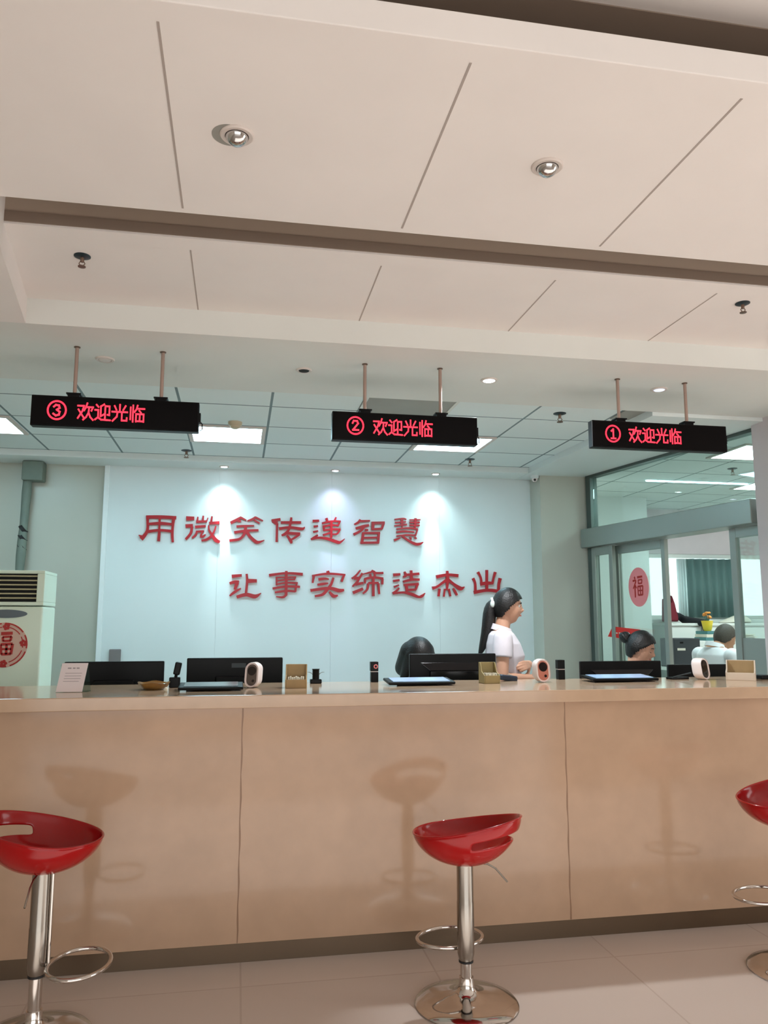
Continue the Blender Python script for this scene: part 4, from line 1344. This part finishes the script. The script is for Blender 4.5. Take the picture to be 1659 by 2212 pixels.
def hand_geo(g, wrist, fwd, palm_n, k=1.0, curl=0.5, thumb_side=1):
    """palm, four unequal bent fingers, thumb from the side of the palm"""
    f = Vector(fwd).normalized()
    n = Vector(palm_n)
    n = (n - f * n.dot(f)).normalized()
    s = f.cross(n)
    W = Vector(wrist)
    for o in (-0.024, -0.008, 0.008, 0.024):
        g.caps(W + f * 0.005 * k + s * o * 0.6 * k, W + f * 0.082 * k + s * o * k, 0.014 * k, 0.0115 * k, 12)
    for o, L in ((-0.026, 0.066), (-0.009, 0.078), (0.009, 0.074), (0.026, 0.058)):
        b = W + f * 0.085 * k + s * o * k
        d1 = (f * math.cos(curl * 0.6) + n * math.sin(curl * 0.6))
        d2 = (f * math.cos(curl * 1.5) + n * math.sin(curl * 1.5))
        d3 = (f * math.cos(curl * 2.2) + n * math.sin(curl * 2.2))
        p1_ = b + d1 * L * 0.45 * k
        p2_ = p1_ + d2 * L * 0.32 * k
        p3_ = p2_ + d3 * L * 0.23 * k
        g.caps(b, p1_, 0.0092 * k, 0.0085 * k, 10).caps(p1_, p2_, 0.0085 * k, 0.0078 * k, 10).caps(p2_, p3_, 0.0078 * k, 0.0065 * k, 10)
    b = W + f * 0.022 * k + s * 0.026 * k * -thumb_side
    m1 = b + (f * 0.6 - s * 0.7 * thumb_side + n * 0.25).normalized() * 0.038 * k
    m2 = m1 + (f * 0.85 - s * 0.25 * thumb_side + n * 0.3).normalized() * 0.030 * k
    m3 = m2 + (f * 0.95 + n * 0.3).normalized() * 0.022 * k
    g.caps(b, m1, 0.0125 * k, 0.0105 * k, 10).caps(m1, m2, 0.0105 * k, 0.0092 * k, 10).caps(m2, m3, 0.0092 * k, 0.0075 * k, 10)
    return g


def ell_ring(c, rx, ry, n=32, tilt=None):
    c = Vector(c)
    return [c + Vector((rx * math.cos(2 * PI * i / n), ry * math.sin(2 * PI * i / n), 0)) for i in range(n)]


def remesh(g, name, m, parent, vox=0.006, sm=6):
    """fuse the collected closed shapes into one continuous smooth surface"""
    bmesh.ops.recalc_face_normals(g.bm, faces=g.bm.faces[:])
    me = bpy.data.meshes.new(name)
    g.bm.to_mesh(me)
    g.bm.free()
    o = bpy.data.objects.new(name, me)
    COL.objects.link(o)
    md = o.modifiers.new('r', 'REMESH')
    md.mode, md.voxel_size = 'VOXEL', vox
    md2 = o.modifiers.new('s', 'SMOOTH')
    md2.factor, md2.iterations = 0.5, sm
    dg = bpy.context.evaluated_depsgraph_get()
    new = bpy.data.meshes.new_from_object(o.evaluated_get(dg))
    o.modifiers.clear()
    o.data = new
    new.materials.clear()
    new.materials.append(m)
    for p_ in new.polygons:
        p_.use_smooth = True
    if parent:
        o.parent = parent
    return o


def torso(g, rings_):
    g.rings([ell_ring(c, rx, ry) for c, rx, ry in rings_])
    return g


T = Matrix.Translation


# --- standing woman, arms folded, facing right
q = at_y(1098, 1272, 5.02)
WH = q.z
kW = WH / 1.66
wm = thing('person', 'woman in a white short-sleeved shirt with a black ponytail, standing with folded arms', 'person', (q.x - 0.01, 5.12, 0), math.radians(-12))


def S(*a):
    return Vector(a) * kW


g = G()
hmt = T(S(0.035, 0, 1.545)) @ Matrix.Rotation(math.radians(-4), 4, 'Z') @ Matrix.Rotation(math.radians(4), 4, 'Y')
head_geo(g, hmt, kW * 0.98)
g.caps(S(-0.01, 0, 1.37), S(0.012, 0, 1.49), 0.052 * kW, 0.047 * kW)
TR = [(S(-0.01, 0, 0.86), 0.115 * kW, 0.165 * kW), (S(-0.005, 0, 0.95), 0.105 * kW, 0.15 * kW), (S(0.0, 0, 1.05), 0.092 * kW, 0.128 * kW), (S(0.005, 0, 1.14), 0.10 * kW, 0.138 * kW),
      (S(0.012, 0, 1.22), 0.115 * kW, 0.152 * kW), (S(0.0, 0, 1.30), 0.098 * kW, 0.165 * kW), (S(-0.012, 0, 1.36), 0.072 * kW, 0.15 * kW), (S(-0.012, 0, 1.40), 0.05 * kW, 0.08 * kW)]
torso(g, TR)
SHN, SHF = S(-0.02, -0.165, 1.345), S(-0.02, 0.165, 1.345)
ELN, ELF = S(-0.035, -0.205, 1.085), S(0.045, 0.20, 1.085)
WRN, WRF = S(0.175, -0.075, 1.075), S(0.165, -0.03, 1.165)
for a, b, c in ((SHN, ELN, WRN), (SHF, ELF, WRF)):
    g.caps(a, b, 0.048 * kW, 0.038 * kW).caps(b, c, 0.038 * kW, 0.025 * kW)
hand_geo(g, WRN, (0.35, 0.9, 0.02), (-1, 0.2, 0), kW * 0.95, 0.35, 1)
hand_geo(g, WRF, (-0.45, -0.85, -0.05), (-0.75, 0.4, -0.3), kW * 0.95, 0.55, -1)
for sg in (-1, 1):
    g.caps(S(0, sg * 0.09, 0.88), S(0.01, sg * 0.085, 0.47), 0.088 * kW, 0.055 * kW).caps(S(0.01, sg * 0.085, 0.47), S(-0.01, sg * 0.085, 0.09), 0.054 * kW, 0.036 * kW)
    g.caps(S(-0.03, sg * 0.085, 0.045), S(0.14, sg * 0.095, 0.03), 0.038 * kW, 0.028 * kW)
remesh(g, 'body', M['skin'], wm, 0.0048, 4)
face_parts(wm, hmt, kW * 0.98)
g = G()
torso(g, [(c, rx + 0.016, ry + 0.014) for c, rx, ry in TR[1:-1]] + [(S(-0.012, 0, 1.385), 0.066 * kW, 0.088 * kW)])
for a, b in ((SHN, ELN), (SHF, ELF)):
    e = a.lerp(b, 0.50)
    g.ball(a + Vector((0, 0, -0.004)), 0.062 * kW)
    g.tube([a, a.lerp(b, 0.25), e], [0.063 * kW, 0.066 * kW, 0.064 * kW], 24)
remesh(g, 'shirt', M['shirt'], wm, 0.006, 5)
g = G()     # collar
pts = [S(-0.008, 0, 1.405) + Vector((0.062 * math.cos(a), 0.064 * math.sin(a), -0.020 * math.cos(a) + 0.004)) for a in [math.radians(28) + (2 * PI - math.radians(56)) * i / 24 for i in range(25)]]
g.rings([[p_ + Vector((0, 0, 0.0)), p_ + (p_ - S(-0.008, 0, 1.405)) * 0.22 + Vector((0, 0, -0.036)), p_ + (p_ - S(-0.008, 0, 1.405)) * 0.30 + Vector((0, 0, -0.036)), p_ + (p_ - S(-0.008, 0, 1.405)) * 0.08 + Vector((0, 0, 0.006))] for p_ in pts])
g.build('collar', M['shirt'], wm, smooth=True)
g = G()
for sg in (-1, 1):
    g.caps(S(0, sg * 0.09, 0.90), S(0.01, sg * 0.085, 0.47), 0.10 * kW, 0.075 * kW).caps(S(0.01, sg * 0.085, 0.47), S(-0.01, sg * 0.085, 0.12), 0.075 * kW, 0.065 * kW)
torso(g, [(c, rx + 0.012, ry + 0.012) for c, rx, ry in TR[:3]])
remesh(g, 'trousers', M['trousers'], wm, 0.010, 4)
g = hair_cap(G(), hmt, kW * 0.98, 0.052, -0.075)
hr = g.build('hair', M['hair'], wm, smooth=True, solid=0.010)
g = G()
pts = [hmt @ (Vector(p_) * kW) for p_ in ((-0.070, 0, 0.015), (-0.104, 0, 0.012), (-0.116, 0, -0.02), (-0.118, 0.0, -0.10), (-0.128, 0.0, -0.19), (-0.152, 0.0, -0.28), (-0.174, 0.0, -0.345))]
g.tube(pts, [0.030, 0.038, 0.046, 0.048, 0.040, 0.027, 0.008], 18)
g.build('ponytail', M['hair'], wm, smooth=True, subsurf=1)
g = G().tube([hmt @ (Vector((-0.092, 0, 0.018)) * kW), hmt @ (Vector((-0.106, 0, 0.014)) * kW)], 0.039, 18)
g.ball(hmt @ (Vector((-0.102, -0.040, 0.010)) * kW), (0.016, 0.012, 0.024))
o = g.build('hair_tie', M['hair_tie'], wm, smooth=True)
o['label'] = 'pale hair tie'
g = G()
for sg in (-1, 1):
    g.caps(S(-0.035, sg * 0.085, 0.042), S(0.15, sg * 0.095, 0.036), 0.042 * kW, 0.035 * kW)
remesh(g, 'shoes', M['shoe'], wm, 0.009, 3)


def office_chair(loc, rz, label, m, back_h=0.55, lift=0.0):
    """facing +x; lift raises the seat on its gas spring"""
    t = thing('office_chair', label, 'chair', loc, rz, 'office chairs of the staff')
    zs = 0.46 + lift
    G().box((0.0, 0, zs - 0.03), (0.46, 0.46, 0.07)).build('seat', m, t, bevel=0.03, seg=4)
    g = G()
    n = 12
    rs = []
    for i in range(n + 1):
        v = i / n
        w_ = 0.215 * (1 - 0.25 * abs(v - 0.45) ** 2 * 2) * (0.86 if i in (0, n) else 1)
        z = zs + 0.06 + v * back_h
        x = -0.235 - 0.10 * v + 0.04 * math.sin(v * PI)
        rs.append([Vector((x, -w_, z)), Vector((x - 0.02, 0, z)), Vector((x, w_, z)), Vector((x - 0.05, w_ * 0.98, z)), Vector((x - 0.07, 0, z)), Vector((x - 0.05, -w_ * 0.98, z))])
    g.rings(rs).build('backrest', m, t, smooth=True, subsurf=1)
    G().tube([(-0.16, 0, zs - 0.05), (-0.27, 0, zs - 0.02), (-0.30, 0, zs + 0.16)], 0.018, 10).build('back_bracket', M['black_plastic'], t, smooth=True)
    G().lathe([(0.025, 0.10), (0.025, zs - 0.06)], seg=20).build('gas_lift', M['black_plastic'], t, smooth=True)
    g = G()
    for k in range(5):
        a = 2 * PI * k / 5
        g.tube([(0, 0, 0.11), (0.15 * math.cos(a), 0.15 * math.sin(a), 0.095), (0.29 * math.cos(a), 0.29 * math.sin(a), 0.065)], [0.025, 0.02, 0.016], 10)
    g.build('star_base', M['black_plastic'], t, smooth=True)
    for k in range(5):
        a = 2 * PI * k / 5
        G().ball((0.29 * math.cos(a), 0.29 * math.sin(a), 0.03), (0.028, 0.02, 0.03), 14).build('castor', M['black_plastic'], t, smooth=True)
    return t


def seated(loc, rz, label, top_z, head_m, skin, shirt, hair_fn, k=1.0, lean=0.0, sleeve=0.5, hunch=0.0, closed=False):
    """seated figure facing +x; top_z = height of the crown"""
    t = thing('person', label, 'person', loc, rz)
    base = (0.88 - hunch) * k                        # seat to crown
    zs = top_z - base                      # height of the seat under the hips
    def Q(x, y, z):
        return Vector((x * k + lean * max(0, z) * k, y * k, zs + z * k))
    hm = T(Q(0.03 + hunch * 0.8, 0, 0.765 - hunch)) @ head_m
    g = G()
    head_geo(g, hm, k)
    neck_top = hm @ Vector((-0.02 * k, 0, -0.05 * k))
    g.caps(Q(-0.01, 0, 0.58), neck_top, 0.056 * k, 0.052 * k)
    tr = [(Q(-0.02, 0, 0.02), 0.11 * k, 0.17 * k), (Q(-0.015, 0, 0.12), 0.105 * k, 0.16 * k), (Q(0.0, 0, 0.25), 0.10 * k, 0.148 * k), (Q(0.005, 0, 0.36), 0.112 * k, 0.165 * k), (Q(0.0, 0, 0.46), 0.105 * k, 0.185 * k),
          (Q(-0.008, 0, 0.54), 0.085 * k, 0.18 * k), (Q(-0.01, 0, 0.59), 0.062 * k, 0.12 * k), (Q(-0.01, 0, 0.615), 0.05 * k, 0.07 * k)]
    torso(g, tr)
    arm = []
    for sg in (-1, 1):
        sh, el, wr = Q(-0.005, sg * 0.195, 0.535), Q(0.06, sg * 0.235, 0.30), Q(0.27, sg * 0.14, max(0.255, (0.80 - zs) / k))
        arm.append((sh, el))
        g.caps(sh, el, 0.052 * k, 0.042 * k).caps(el, wr, 0.041 * k, 0.028 * k)
        hand_geo(g, wr, (0.95, -sg * 0.25, 0), (0, 0, -1), k, 0.3, sg)
        hp, kn = Q(0.02, sg * 0.09, 0.05), Vector((0.42 * k, sg * 0.11 * k, max(zs + 0.03 * k, 0.42)))
        an = Vector((0.40 * k, sg * 0.11 * k, 0.08))
        g.caps(hp, kn, 0.088 * k, 0.062 * k).caps(kn, an, 0.06 * k, 0.038 * k)
        g.caps(an + Vector((-0.02, 0, -0.035)), an + Vector((0.15, sg * 0.01, -0.048)), 0.038, 0.03)
    remesh(g, 'body', skin, t, 0.0055, 4)
    face_parts(t, hm, k, closed)
    g = G()
    torso(g, [(c, rx + 0.016, ry + 0.014) for c, rx, ry in tr[:-1]] + [(Q(-0.012, 0, 0.605), 0.072 * k, 0.085 * k)])
    for sh, el in arm:
        g.ball(sh, 0.066 * k)
        g.tube([sh, sh.lerp(el, 0.3), sh.lerp(el, sleeve)], [0.066 * k, 0.066 * k, 0.060 * k], 24)
    remesh(g, 'shirt', shirt, t, 0.0065, 5)
    g = G()
    c0 = Q(-0.008, 0, 0.630)
    pts = [c0 + Vector((0.068 * k * math.cos(a), 0.066 * k * math.sin(a), -0.020 * math.cos(a))) for a in [math.radians(24) + (2 * PI - math.radians(48)) * i / 24 for i in range(25)]]
    g.rings([[p_, p_ + (p_ - c0) * 0.20 + Vector((0, 0, -0.034)), p_ + (p_ - c0) * 0.28 + Vector((0, 0, -0.034)), p_ + (p_ - c0) * 0.08 + Vector((0, 0, 0.006))] for p_ in pts])
    g.build('collar', shirt, t, smooth=True)
    g = G()
    for sg in (-1, 1):
        hp, kn = Q(0.02, sg * 0.09, 0.05), Vector((0.42 * k, sg * 0.11 * k, max(zs + 0.03 * k, 0.42)))
        an = Vector((0.40 * k, sg * 0.11 * k, 0.10))
        g.caps(hp, kn, 0.10 * k, 0.076 * k).caps(kn, an, 0.075 * k, 0.06 * k)
    torso(g, [(c, rx + 0.010, ry + 0.010) for c, rx, ry in tr[:2]])
    remesh(g, 'trousers', M['trousers'], t, 0.012, 4)
    g = G()
    for sg in (-1, 1):
        an = Vector((0.40 * k, sg * 0.11 * k, 0.08))
        g.caps(an + Vector((-0.02, 0, -0.037)), an + Vector((0.16, sg * 0.01, -0.046)), 0.042, 0.034)
    remesh(g, 'shoes', M['shoe'], t, 0.010, 3)
    hair_fn(t, hm, k)
    return t, zs


# --- bent person behind the middle monitor: only black hair shows
def hair_bob(t, hm, k):
    g = G()
    g.ball(hm @ Vector((-0.022, 0, 0.022)), (0.112 * k, 0.098 * k, 0.112 * k), 32)
    for sg in (-1, 0, 1):
        g.caps(hm @ Vector((-0.045, sg * 0.045, 0.02)), hm @ Vector((-0.055, sg * 0.055, -0.12)), 0.072, 0.058)
        if sg:
            g.caps(hm @ Vector((0.0, sg * 0.06, 0.03)), hm @ Vector((0.018, sg * 0.072, -0.14)), 0.045, 0.028)
    remesh(g, 'hair', M['hair'], t, 0.007, 6)


q = at_y(893, 1384, 5.02)
t, zs = seated((q.x + 0.02, 5.10, 0), math.radians(-78), 'person with black hair bent low behind the middle monitor', q.z + 0.0, Matrix.Rotation(math.radians(38), 4, 'Y'), M['skin'], M['grey_cloth'], hair_bob, 1.0, 0.06)
office_chair((q.x + 0.02, 5.13, 0), math.radians(-78), 'black office chair under the bent dark-haired person', M['chair_black'], 0.38, zs - 0.50)


# --- woman with a bun
def hair_bun(t, hm, k):
    hair_cap(G(), hm, k, 0.060, -0.085, 0.011).build('hair', M['hair'], t, smooth=True, solid=0.010)
    g = G().ball(hm @ Vector((-0.118, 0.0, 0.035)), (0.042, 0.044, 0.042), 24)
    g.tube([hm @ Vector((-0.118 + 0.03 * math.cos(a), 0.03 * math.sin(a), 0.035 + 0.012 * math.sin(2 * a))) for a in [2 * PI * i / 24 for i in range(24)]], 0.018, 10, closed=True)
    g.build('hair_bun', M['hair'], t, smooth=True)


q = at_y(1388, 1376, 5.15)
t, zs = seated((q.x - 0.03, 5.24, 0), math.radians(-38), 'seated woman with a black hair bun, forehead showing above the right monitor', q.z + 0.035, Matrix.Rotation(math.radians(20), 4, 'Y'), M['skin'], M['shirt'], hair_bun, 0.98, 0.03, closed=True)
office_chair((q.x - 0.04, 5.25, 0), math.radians(-38), 'black office chair under the woman with the bun', M['chair_black'], 0.34, zs - 0.50)


# --- man in the next room, seen from behind
def hair_short(t, hm, k):
    hair_cap(G(), hm, k, 0.058, -0.055, 0.006).build('hair', M['hair_grey'], t, smooth=True, solid=0.006)


q = at_y(1560, 1350, 6.55)
MR = math.radians(8)
t, zs = seated((q.x - 0.10, 6.55, 0), MR, 'man with short greying hair and a white shirt, seen from behind in the next room', q.z + 0.005, Matrix.Rotation(math.radians(16), 4, 'Y'), M['skin_tan'], M['shirt_man'], hair_short, 1.06, 0.04, 0.5, 0.085)
office_chair((q.x - 0.10, 6.53, 0), MR, 'brown leather chair behind the man in white', M['chair_brown'], 0.40, zs - 0.50)

# ================================================================== NEXT-ROOM THINGS
# round red sticker and red poster on the sliding door
c = at_pl(1374, 1268, P0 + pn * -0.0, pn)
R_ = (at_pl(1374, 1226, P0, pn).z - at_pl(1374, 1311, P0, pn).z) / 2
off = pn * (-0.012) + pn * 0.035


def dpl(u, v, e=0.0):
    return c + pd * u + Vector((0, 0, v)) + pn * (0.035 - 0.010 - e)


st = G().prism([dpl(R_ * 0.78 * math.cos(a), R_ * math.sin(a)) for a in [2 * PI * i / 40 for i in range(40)]], pn * 0.004).build('door_sticker', M['sticker_pink'])
tag(st, 'oval-looking pink and red lucky-character sticker on the glass sliding door', 'sticker')
g = G()
fu(g, lambda x, y: dpl(x / 1000 * R_ * 0.98, y / 1000 * R_ * 1.25, 0.002), pn * 0.002)
g.build('sticker_print', M['sticker_red'], st)
c2 = at_pl(1348, 1367, P0, pn)


def rpl(px, py, e=0.0):
    return at_pl(px, py, P0 + pn * (-0.045 - e), pn)


po = G().prism([rpl(1323, 1353), rpl(1383, 1360), rpl(1372, 1383), rpl(1313, 1375)], pn * 0.003).build('poster', M['poster_red'])
tag(po, 'tilted red notice with pale print on the sliding glass door', 'poster')
g = G()
for xa, xb in ((1330, 1334), (1337, 1341), (1344, 1347), (1350, 1353)):
    g.prism([rpl(xa, 1366.0, 0.002), rpl(xb, 1366.5, 0.002), rpl(xb, 1369.0, 0.002), rpl(xa, 1368.5, 0.002)], pn * 0.001)
g.build('print', M['cards'], po)

# curtains on the far window
def curtain(xa, xb, ytop, ybot, Y, m, label, folds):
    a, b = at_y(xa, ytop, Y), at_y(xb, ybot, Y)
    g = G()
    n = 60
    top, bot = [], []
    for i in range(n + 1):
        x = a.x + (b.x - a.x) * i / n
        yy = Y + 0.022 * math.sin(2 * PI * folds * i / n)
        top.append(g.bm.verts.new((x, yy, a.z)))
        bot.append(g.bm.verts.new((x, yy * 1.0, b.z)))
    for i in range(n):
        g.bm.faces.new([top[i], top[i + 1], bot[i + 1], bot[i]])
    return tag(g.build('curtain', m, smooth=True, solid=0.006), label, 'curtain', 'curtains at the far window')


curtain(1482, 1606, 1207, 1334, YW - 0.10, M['curtain'], 'grey-green curtain drawn over the far window', 7)
curtain(1462, 1489, 1207, 1334, YW - 0.03, M['curtain_white'], 'narrow white curtain left of the grey-green one', 4)
# sill-high cabinet under the window
cx0, cx1 = at_y(1398, 1360, 8.9).x, 7.0
zc_ = at_y(1480, 1346, 8.85).z
cb = thing('low_cabinet', 'long white cabinet under the far window in the next room', 'cabinet', ((cx0 + cx1) / 2, 8.66, 0))
Wc = (cx1 - cx0)
G().span((-Wc / 2, -0.22, 0.0), (Wc / 2, 0.22, zc_ - 0.03)).build('body', M['cabinet_white'], cb)
G().span((-Wc / 2 - 0.01, -0.25, zc_ - 0.03), (Wc / 2 + 0.01, 0.23, zc_)).build('cabinet_top', M['cabinet_white'], cb, bevel=0.004)
for i in range(5):
    xx = -Wc / 2 + Wc * i / 5
    dr = G().span((xx + 0.01, -0.238, 0.08), (xx + Wc / 5 - 0.01, -0.22, zc_ - 0.05)).build('door', M['cabinet_white'], cb, bevel=0.003)
    G().span((xx + Wc / 5 - 0.06, -0.25, 0.9), (xx + Wc / 5 - 0.045, -0.238, 1.05)).build('handle', M['alu'], dr)
# dark red garment and black sleeve on it
ZC = zc_
YG = 8.72


def gp_(px, py):
    return at_y(px, py, YG)


t = thing('jacket', 'dark red garment with black sleeve lying on the cabinet by the far window', 'clothing', (gp_(1448, 1340).x, YG, ZC))
o0 = Vector(t.location)
g = G()
ol = [(1434, 1293), (1441, 1296), (1444, 1299), (1447, 1286), (1452, 1300), (1456, 1318), (1460, 1330), (1461, 1343), (1434, 1343)]
rs = []
for yy, s_ in ((-0.07, 0.82), (-0.045, 0.97), (0.0, 1.0), (0.045, 0.97), (0.07, 0.82)):
    ctr_ = gp_(1447, 1325)
    rs.append([Vector((ctr_.x + (gp_(x, y).x - ctr_.x) * s_ - o0.x, yy, max(0.0, ctr_.z + (gp_(x, y).z - ctr_.z) * s_ - o0.z))) for x, y in ol])
g.rings(rs).build('cloth_body', M['dark_red'], t, smooth=True)
pts = [gp_(1456, 1325) - o0, gp_(1466, 1331) - o0, gp_(1476, 1338) - o0, gp_(1483, 1346) - o0 + Vector((0, -0.36, 0)), gp_(1485, 1362) - o0 + Vector((0, -0.37, 0))]
G().tube(pts, [0.025, 0.04, 0.045, 0.045, 0.022], 14).build('sleeve', M['black_cloth'], t, smooth=True)
# desk-height file cabinet with pot, folders, papers, next to the man
YP = 7.75
zf = at_y(1540, 1384, YP).z
xf0, xf1 = at_y(1500, 1384, YP).x, at_y(1640, 1384, YP).x
fc = thing('file_cabinet', 'pale file cabinet beyond the man in the next room', 'cabinet', ((xf0 + xf1) / 2, YP + 0.2, 0))
G().span((-(xf1 - xf0) / 2, -0.22, 0), ((xf1 - xf0) / 2, 0.22, zf)).build('body', M['cabinet_white'], fc, bevel=0.004)
for i in range(3):
    dr = G().span((-(xf1 - xf0) / 2 + 0.02, -0.235, 0.08 + i * zf * 0.31), ((xf1 - xf0) / 2 - 0.02, -0.22, 0.05 + (i + 1) * zf * 0.31)).build('drawer', M['cabinet_white'], fc)
    G().span((-0.06, -0.25, 0.02 + (i + 0.6) * zf * 0.31), (0.06, -0.235, 0.035 + (i + 0.6) * zf * 0.31)).build('handle', M['alu'], dr)
q = at_y(1529, 1370, YP + 0.1)
stack = thing('folder_stack', 'teal folders stacked under the yellow flower pot in the next room', 'folders', (q.x, YP + 0.1, zf))
hs_ = max(0.03, at_y(1529, 1363, YP + 0.1).z - zf)
for i in range(3):
    G().box((0.01 * (i - 1), 0, hs_ * (i + 0.5) / 3), (0.17, 0.22, hs_ / 3 - 0.001)).build('folder', M['teal'] if i != 1 else M['cards'], stack, bevel=0.002)
pz_ = zf + hs_
t = thing('flower_pot', 'yellow pot with orange flowers on the teal folders in the next room', 'flower pot', (q.x, YP + 0.1, pz_))
ph_ = 0.11
G().lathe([(0.035, 0), (0.045, 0.02), (0.06, ph_ - 0.01), (0.062, ph_), (0.054, ph_), (0.05, ph_ - 0.02), (0.01, ph_ - 0.025)], seg=28).build('pot', M['yellow'], t, smooth=True)
g = G()
for k in range(14):
    a = k * 2.4
    r = 0.012 + 0.042 * (k % 4) / 3
    z = ph_ + 0.035 + 0.05 * ((k * 7) % 5) / 4
    g.ball((r * math.cos(a), r * math.sin(a), z), (0.017, 0.017, 0.012), 12)
g.build('blooms', M['orange'], t, smooth=True)
g = G()
for k in range(14):
    a = k * 2.4
    r = 0.012 + 0.042 * (k % 4) / 3
    g.tube([(0, 0, ph_ - 0.03), (r * math.cos(a), r * math.sin(a), ph_ + 0.035 + 0.05 * ((k * 7) % 5) / 4)], 0.002, 6)
g.build('stems', M['teal'], t)
q = at_y(1596, 1375, YP + 0.1)
t = thing('paper_stack', 'white papers on a dark blue folder right of the man in white', 'papers', (q.x, YP + 0.1, zf))
G().box((0, 0, 0.012), (0.24, 0.3, 0.024)).build('folder', M['navy'], t, bevel=0.002)
for i in range(4):
    G().box((0.012 * math.sin(i * 2), 0.01 * math.cos(i * 3), 0.028 + i * 0.012), (0.21, 0.27, 0.010), Matrix.Rotation(0.1 * math.sin(i * 1.7), 3, 'Z')).build('paper_sheaf', M['cards'], t)
# dark grey box with white label, standing on a side table
YD = 7.15
a, b = at_y(1455, 1379, YD), at_y(1512, 1379, YD)
z0_ = at_y(1480, 1437, YD).z - 0.02
tb = thing('side_table', 'small white side table under the dark grey box in the next room', 'table', ((a.x + b.x) / 2, YD + 0.15, 0))
G().span((-0.2, -0.2, z0_ - 0.03), (0.2, 0.2, z0_)).build('table_top', M['cabinet_white'], tb)
for sx in (-1, 1):
    for sy in (-1, 1):
        G().span((sx * 0.17 - 0.015, sy * 0.17 - 0.015, 0), (sx * 0.17 + 0.015, sy * 0.17 + 0.015, z0_ - 0.03)).build('leg', M['alu'], tb)
t = thing('equipment_box', 'dark grey box with a small white label left of the man in white', 'box', ((a.x + b.x) / 2, YD + 0.12, z0_))
Wb, Hb = b.x - a.x, a.z - z0_
G().span((-Wb / 2, -0.12, 0), (Wb / 2, 0.14, Hb)).build('case', M['dark_grey'], t, bevel=0.008)
G().span((-Wb / 2 + 0.035, -0.1225, Hb * 0.58), (-Wb / 2 + 0.035 + 0.085, -0.119, Hb * 0.66)).build('white_label', M['cards'], t)
G().span((-Wb / 2 + 0.065, -0.1225, Hb * 0.82), (-Wb / 2 + 0.10, -0.119, Hb * 0.88)).build('port', M['black_plastic'], t)
# fluorescent batten in the next room
a, b = at_y(1396, 1036, 7.3), at_y(1640, 1046, 7.3)
zt_ = (a.z + b.z) / 2
t = thing('fluorescent_batten', 'long bright fluorescent batten hanging in the next room behind the glass', 'light', ((a.x + b.x) / 2, 7.3, zt_))
Wt = b.x - a.x
G().span((-Wt / 2, -0.03, 0.012), (Wt / 2, 0.03, 0.045)).build('housing', M['trim_white'], t)
G().tube([(-Wt / 2, 0, 0.0), (Wt / 2, 0, 0.0)], 0.015, 14).build('tube', M['tube'], t, smooth=True)
for sx in (-0.8, 0.8):
    G().tube([(sx * Wt / 2, 0, 0.045), (sx * Wt / 2, 0, GZ - zt_)], 0.006, 8).build('hanger', M['alu'], t)
sprinkler(at_z(1582, 1012, GZ), 1.3, 'small sprinkler head seen through the glass above the batten', M['plate_dark'])
# ceiling lamp of the next room (partly hidden by the pillar)
q = at_z(1600, 975, GZ)
lit_panel(q.x - 0.15, q.x + 0.45, q.y - 0.28, q.y + 0.28, 'lit ceiling panel seen through the glass beside the pillar', 'lamp_bright')
lit_panel(5.2, 5.8, 7.0, 7.6, 'lit ceiling panel of the next room hidden behind the pillar', 'lamp_bright')
# white cloth heap on the cabinet, in front of the curtain
q = gp_(1588, 1338)
wx_ = gp_(1622, 1338).x - gp_(1555, 1338).x
g = G()
rs = []
for k, (u, h, dd) in enumerate(((0.0, 0.012, 0.03), (0.15, 0.035, 0.07), (0.4, 0.075, 0.10), (0.65, 0.10, 0.11), (0.85, 0.095, 0.10), (1.0, 0.05, 0.06))):
    rs.append([Vector((wx_ * (u - 0.5), dd * math.cos(a), max(0.0, h * math.sin(a) * (1 + 0.10 * math.sin(3 * a + k))))) for a in [PI * j / 14 for j in range(15)]])
o = g.rings(rs).build('white_cloth', M['cards'], smooth=True, subsurf=1)
o.location = (q.x, YG + 0.02, ZC + 0.001)
tag(o, 'white heap of cloth on the low cabinet in front of the grey-green curtain', 'cloth')
